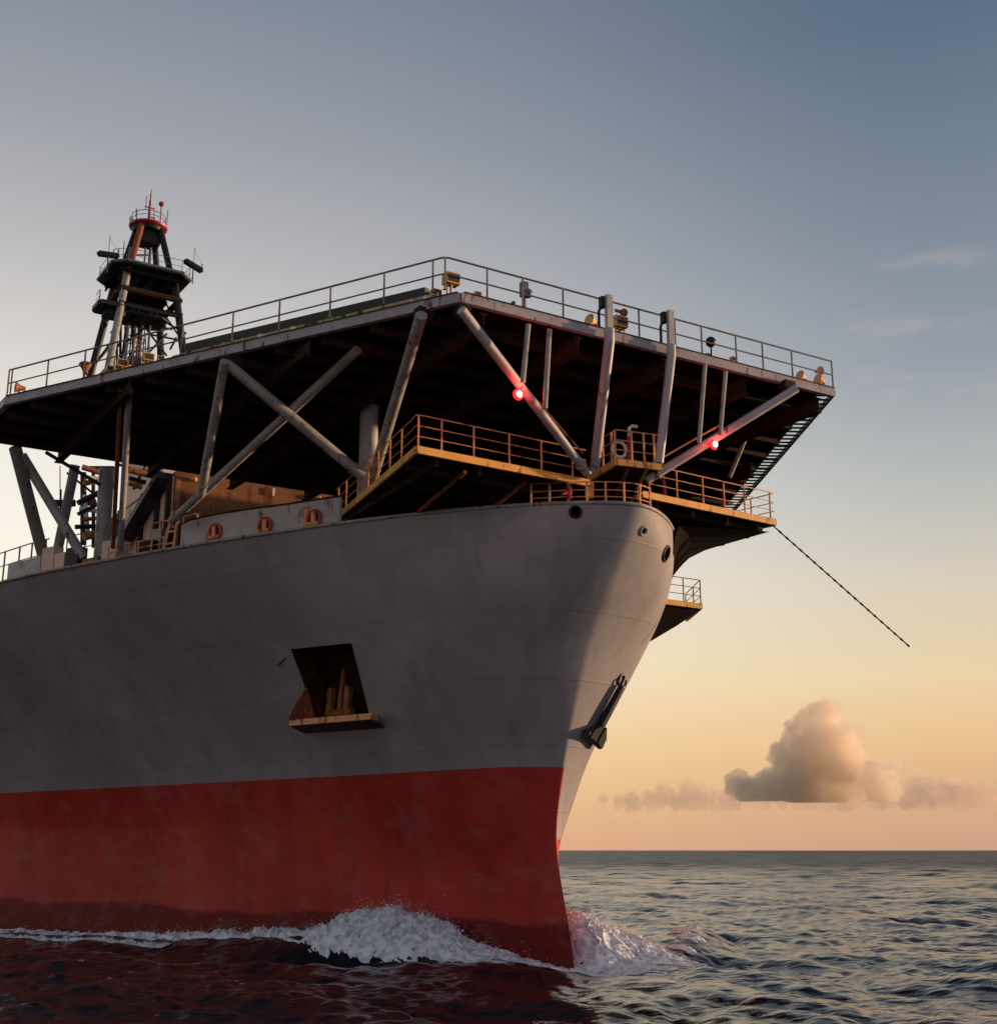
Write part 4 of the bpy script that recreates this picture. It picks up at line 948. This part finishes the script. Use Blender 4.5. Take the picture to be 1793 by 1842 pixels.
def water_mat():
    m, t, b = new_mat('sea_water')
    co = N(t, 'ShaderNodeTexCoord')
    def nz_(sc, det, s3=(1,1,1)):
        mp_ = N(t, 'ShaderNodeMapping'); mp_.inputs['Scale'].default_value = s3; mp_.inputs['Rotation'].default_value = (0,0,R(25)); t.links.new(co.outputs['Object'], mp_.inputs[0])
        n = N(t, 'ShaderNodeTexNoise'); n.inputs['Scale'].default_value = sc; n.inputs['Detail'].default_value = det; t.links.new(mp_.outputs[0], n.inputs[0]); return n.outputs[0]
    h = M(t, 'ADD', M(t, 'MULTIPLY', nz_(.35, 4, (.6,1,1)), 1.0), M(t, 'MULTIPLY', nz_(2.0, 5, (.5,1,1)), .42))
    bp = N(t, 'ShaderNodeBump'); bp.inputs['Strength'].default_value = .8; bp.inputs['Distance'].default_value = .34
    t.links.new(h, bp.inputs['Height']); t.links.new(bp.outputs[0], b.inputs['Normal'])
    def nc_(sc, det, s3):
        mp_ = N(t, 'ShaderNodeMapping'); mp_.inputs['Scale'].default_value = s3; mp_.inputs['Rotation'].default_value = (0,0,R(25)); t.links.new(co.outputs['Object'], mp_.inputs[0])
        n = N(t, 'ShaderNodeTexNoise'); n.inputs['Scale'].default_value = sc; n.inputs['Detail'].default_value = det; n.inputs['Roughness'].default_value = .6; t.links.new(mp_.outputs[0], n.inputs[0]); return n.outputs['Color']
    dist = N(t, 'ShaderNodeVectorMath', operation='LENGTH'); t.links.new(co.outputs['Object'], dist.inputs[0])
    dk = N(t, 'ShaderNodeMapRange'); t.links.new(dist.outputs['Value'], dk.inputs[0]); dk.inputs[1].default_value = 50; dk.inputs[2].default_value = 260; dk.inputs[3].default_value = 0.0; dk.inputs[4].default_value = 1.0
    def vm(op, a, b_):
        n = N(t, 'ShaderNodeVectorMath', operation=op)
        for k, v in ((0, a), (1, b_)):
            if v is None: continue
            if isinstance(v, tuple): n.inputs[k].default_value = v
            else: t.links.new(v, n.inputs[k])
        return n
    c1 = vm('SUBTRACT', nc_(.22, 7, (.5,1,1)), (.5,.5,.5)).outputs[0]
    sc_ = vm('SCALE', c1, None); t.links.new(M(t, 'MULTIPLY', dk.outputs[0], 3.0), sc_.inputs['Scale'])
    flat_ = vm('MULTIPLY', sc_.outputs[0], (1,1,0)).outputs[0]
    nn_ = vm('NORMALIZE', vm('ADD', bp.outputs[0], flat_).outputs[0], None).outputs[0]; t.links.new(nn_, b.inputs['Normal'])
    at = N(t, 'ShaderNodeAttribute', attribute_name='foam')
    lace = nz_(1.4, 8); f = M(t, 'SUBTRACT', M(t, 'MULTIPLY', at.outputs['Fac'], 1.5), M(t, 'MULTIPLY', lace, 1.55))
    fm_ = N(t, 'ShaderNodeMapRange', interpolation_type='SMOOTHSTEP'); t.links.new(f, fm_.inputs[0]); fm_.inputs[1].default_value = 0; fm_.inputs[2].default_value = .3
    col = mixc(t, fm_.outputs[0], (.010,.009,.013,1), (.42,.46,.48,1)); t.links.new(col, b.inputs['Base Color'])
    dr_ = N(t, 'ShaderNodeMapRange'); t.links.new(dist.outputs['Value'], dr_.inputs[0]); dr_.inputs[1].default_value = 45; dr_.inputs[2].default_value = 420; dr_.inputs[3].default_value = .09; dr_.inputs[4].default_value = .42
    t.links.new(M(t, 'ADD', dr_.outputs[0], M(t, 'MULTIPLY', fm_.outputs[0], .5)), b.inputs['Roughness']); b.inputs['IOR'].default_value = 1.333; b.inputs['Specular Tint'].default_value = (.70,.58,.66,1)
    return m
MT['water'] = water_mat()
# one sheet from under the bow out to the horizon, finer where the camera sees it large
dep = np.concatenate([np.linspace(R(60), R(9), 60)[:-1], np.linspace(R(9), R(.12), 900)[:-1], np.geomspace(R(.12), R(.007), 40)])
rr_ = CAM_H/np.tan(dep); az = np.concatenate([np.linspace(-100, -31, 60)[:-1], np.linspace(-31, 27, 1150), np.linspace(27, 100, 60)[1:]])
RR, AZg = np.meshgrid(rr_, np.radians(az), indexing='ij'); Xg, Yg = RR*np.sin(AZg), RR*np.cos(AZg)
dr = np.gradient(rr_)[:,None]*np.ones_like(RR)*.55
sg, tg = ship_st(Xg, Yg); zb2, fo_ = bow_wave(sg, tg); zw, hx, hy = sea_wave(Xg, Yg, dr); cm = calm(sg, tg)
fade = np.clip(1-(RR-400)/4000, 0, 1)
damp = 1-.6*np.clip(fo_, 0, 1)
Zg = (zw*cm*damp)*fade+zb2
Xg2 = Xg-hx*cm*fade; Yg2 = Yg-hy*cm*fade
sea = grid_mesh('sea', Xg2, Yg2, Zg, None, MT['water'], {'foam': np.clip(fo_, 0, 1.2)*.62+.0*zw}); tag(sea, kind='structure', label='dark choppy sea reaching to the horizon', cat='sea')
# white water thrown up by the bow: torn, lumpy, with holes
sv = np.arange(-4, 35, .055); tv = np.concatenate([np.arange(-9, 0, .055), np.arange(0, 17, .055)])
SG, TG = np.meshgrid(sv, tv, indexing='ij')
zb3, f3 = bow_wave(SG, TG); XW = STEM[0]+SG*AFT[0]+TG*STB[0]; YW = STEM[1]+SG*AFT[1]+TG*STB[1]
zw3, hx3, hy3 = sea_wave(XW, YW, np.full_like(XW, .15)); cm3 = calm(SG, TG); dm3 = 1-.6*np.clip(f3, 0, 1)
lump = fbm(SG*.9, TG*.9, 5, 21); fl = fbm(SG*1.5+3, TG*3.6, 6, 33, .6); tear = fbm(SG*.42+9, TG*2.4, 6, 44, .6); dots = fbm(SG*7, TG*7, 3, 55)
cover = f3+(tear-.5)*1.2+(fl-.5)*.75
keep = cover[:-1,:-1] > .52; dh = np.abs(TG)-.345*np.maximum(SG, 0)
keep &= (dh[:-1,:-1] > -.25)
thick = np.clip((cover-.5)*1.6, 0, 1)
ridged = 1-np.abs(2*fbm(SG*1.7, TG*1.7, 5, 71, .6)-1)
hs_ = .2+.8*np.clip(zb3/.7, 0, 1)
ZF = zw3*cm3*dm3+zb3+.015+thick*hs_*((ridged-.55)*.75*np.clip(f3, 0, 1)+(fl-.45)*.36+(dots-.5)*.07)
def foam_mat():
    m, t, b = new_mat('white_water'); co = N(t, 'ShaderNodeTexCoord'); n = N(t, 'ShaderNodeTexNoise'); n.inputs['Scale'].default_value = 3.5; n.inputs['Detail'].default_value = 8; t.links.new(co.outputs['Object'], n.inputs[0])
    t.links.new(mixc(t, ramp(t, n.outputs[0], [(.35,(0,0,0,1)), (.6,(1,1,1,1))]), (.50,.55,.58,1), (.86,.87,.88,1)), b.inputs['Base Color']); b.inputs['Roughness'].default_value = .8
    b.inputs['Subsurface Weight'].default_value = .0
    bp = N(t, 'ShaderNodeBump'); bp.inputs['Strength'].default_value = .6; bp.inputs['Distance'].default_value = .08; t.links.new(n.outputs[0], bp.inputs['Height']); t.links.new(bp.outputs[0], b.inputs['Normal']); return m
MT['foam'] = foam_mat()
jit = (fbm(SG*3, TG*3, 3, 91)-.5)*.5*thick
foam = grid_mesh('bow_wave_foam', XW-hx3*cm3+jit*STB[0], YW-hy3*cm3+jit*STB[1], ZF, keep, MT['foam']); tag(foam, 'white breaking foam thrown up around the red bow', 'foam', kind='stuff')
# spray: clumps and droplets above the crests
def spray():
    ico = [V(p).normalized() for p in ((0,0,1),(.89,0,.45),(.28,.85,.45),(-.72,.53,.45),(-.72,-.53,.45),(.28,-.85,.45),(.72,.53,-.45),(-.28,.85,-.45),(-.89,0,-.45),(-.28,-.85,-.45),(.72,-.53,-.45),(0,0,-1))]
    icf = [(0,1,2),(0,2,3),(0,3,4),(0,4,5),(0,5,1),(1,6,2),(2,7,3),(3,8,4),(4,9,5),(5,10,1),(6,7,2),(7,8,3),(8,9,4),(9,10,5),(10,6,1),(11,7,6),(11,8,7),(11,9,8),(11,10,9),(11,6,10)]
    ii, jj = np.nonzero((cover > .58) & (dh > -.1)); w = np.clip(f3[ii, jj], 0, 1.2)**4*(.2+zb3[ii, jj]); w = np.maximum(w, 0); w /= w.sum()
    pick = rng.choice(len(ii), 8000, p=w); vs_ = []; fs = []
    for n_, k in enumerate(pick):
        i, j = ii[k], jj[k]; hgt = rng.exponential(.09)*(.5+1.0*f3[i, j]); r = rng.uniform(.006, .022)*(1.8 if hgt < .07 else .6)
        c = V((XW[i, j]+rng.normal(0,.08), YW[i, j]+rng.normal(0,.08), ZF[i, j]+hgt)); o = len(vs_)
        sc = rng.uniform(.6, 1.7, 3)
        vs_ += [(c.x+p.x*r*sc[0], c.y+p.y*r*sc[1], c.z+p.z*r*sc[2]) for p in ico]; fs += [tuple(a+o for a in f) for f in icf]
    mb = MB(); mb.v = vs_; mb.f = fs; o = mb.build('sea_spray', 'foam', None); tag(o, 'fine white spray flying off the bow wave crests', 'spray', kind='stuff')
spray()

# ------------------------------------------------------------------ clouds on the horizon
def far_point(px, py, D): r = ray(px, py); return CAMP+r*(D/r[1])
def cloud_mat(name, dens, col):
    m = bpy.data.materials.new(name); m.use_nodes = True; t = m.node_tree; t.nodes.clear()
    pv = N(t, 'ShaderNodeVolumePrincipled'); pv.inputs['Color'].default_value = col; pv.inputs['Density'].default_value = dens; pv.inputs['Anisotropy'].default_value = .6
    out = N(t, 'ShaderNodeOutputMaterial'); t.links.new(pv.outputs[0], out.inputs['Volume']); return m
def make_cloud(name, label, blobs, D, dens, vox, disp, kind=None, flat=None, cat='cloud', col=(1.0,.93,.84,1)):
    m_px = D/F_PX/math.cos(PITCH)*1.03; mb = MB()
    for x, y, r in blobs:
        c = far_point(x, y, D); c[1] += random.uniform(-.8, .8)*r*m_px
        mb.ball(c, r*m_px, (1, 1, 1), 16, 10)
    o = mb.build(name, 'white', None); md = o.modifiers.new('r', 'REMESH'); md.mode = 'VOXEL'; md.voxel_size = vox
    bpy.context.view_layer.update(); me = bpy.data.meshes.new_from_object(o.evaluated_get(bpy.context.evaluated_depsgraph_get())); o.modifiers.clear(); o.data = me
    n = len(me.vertices); co = np.empty(n*3, np.float32); me.vertices.foreach_get('co', co); co = co.reshape(-1, 3); no = np.empty(n*3, np.float32); me.vertices.foreach_get('normal', no); no = no.reshape(-1, 3)
    out = co.copy()
    for i in range(n):
        p = V(co[i]); q = p/(disp*3.2); a = 0; am = 1
        for _ in range(5):
            a += am*(1-2.2*abs(mnoise.noise(q))); q = q*2.2+V((5.1,2.7,9.2)); am *= .55
        out[i] = co[i]+no[i]*(a-.55)*disp
    if flat is not None: out[:,2] = np.maximum(out[:,2], flat+(out[:,2]-flat)*.06)
    me.vertices.foreach_set('co', out.ravel()); me.update()
    md = o.modifiers.new('r', 'REMESH'); md.mode = 'VOXEL'; md.voxel_size = vox*.8; bpy.context.view_layer.update()
    me2 = bpy.data.meshes.new_from_object(o.evaluated_get(bpy.context.evaluated_depsgraph_get())); o.modifiers.clear(); o.data = me2; me = me2
    me.materials.clear(); me.materials.append(cloud_mat(name+'_vapour', dens, col)); me.update()
    tag(o, label, cat, kind=kind); print(name, n); return o
D1 = 6000.
tower_b = [(1462,1284,13),(1500,1275,11),(1428,1312,13),(1418,1338,14),(1404,1348,11),(1536,1332,13),(1545,1318,8),(1548,1372,14),(1556,1392,14),(1398,1398,15),(1372,1404,12),(1592,1376,9),(1610,1380,6),(1574,1396,12),(1336,1402,9),(1362,1416,14),(1446,1340,16),(1482,1302,18),(1478,1290,26),(1455,1300,22),(1497,1287,18),(1440,1325,24),(1475,1330,38),(1510,1330,26),(1528,1322,16),(1450,1365,40),(1500,1365,42),(1405,1362,20),(1425,1372,22),(1520,1370,26),(1536,1345,10),
           (1420,1405,38),(1470,1410,48),(1520,1405,40),(1550,1410,26),(1385,1420,30),(1585,1400,26),(1600,1388,12),(1578,1420,26),(1350,1428,24),(1330,1412,20),(1600,1425,16),(1440,1430,30),(1500,1430,34)]
fz = float(far_point(1450, 1442, D1)[2])
make_cloud('cumulus_cloud', 'tall towering pink cumulus cloud above the horizon at right', tower_b, D1, .016, 4.6, 22., flat=fz)
bank = []
for x, y, r in ((1175,1440,16),(1195,1430,16),(1215,1442,14),(1240,1428,20),(1262,1436,18),(1290,1442,14),(1310,1440,16),(1645,1428,22),(1662,1412,14),(1690,1436,18),(1705,1418,18),(1712,1406,10),(1735,1434,20),(1760,1432,18),(1785,1434,20),(1810,1430,22),(1625,1440,14),(1085,1440,8)): bank.append((x, y, r)); bank.append((x+random.uniform(-r,r), y-random.uniform(0,.7)*r, r*random.uniform(.35,.6))); bank.append((x+random.uniform(-r,r), y-random.uniform(0,.5)*r, r*random.uniform(.3,.5)))
for x in range(1120, 1840, 22): bank.append((x+random.uniform(-8,8), 1445+random.uniform(-4,4), random.uniform(7, 14)))
D2 = 7500.
make_cloud('cloud_bank', 'low hazy bank of small pink clouds along the horizon', bank, D2, .0060, 7.0, 22., kind='stuff', flat=float(far_point(1450, 1462, D2)[2]), cat='clouds', col=(.96,.82,.75,1))
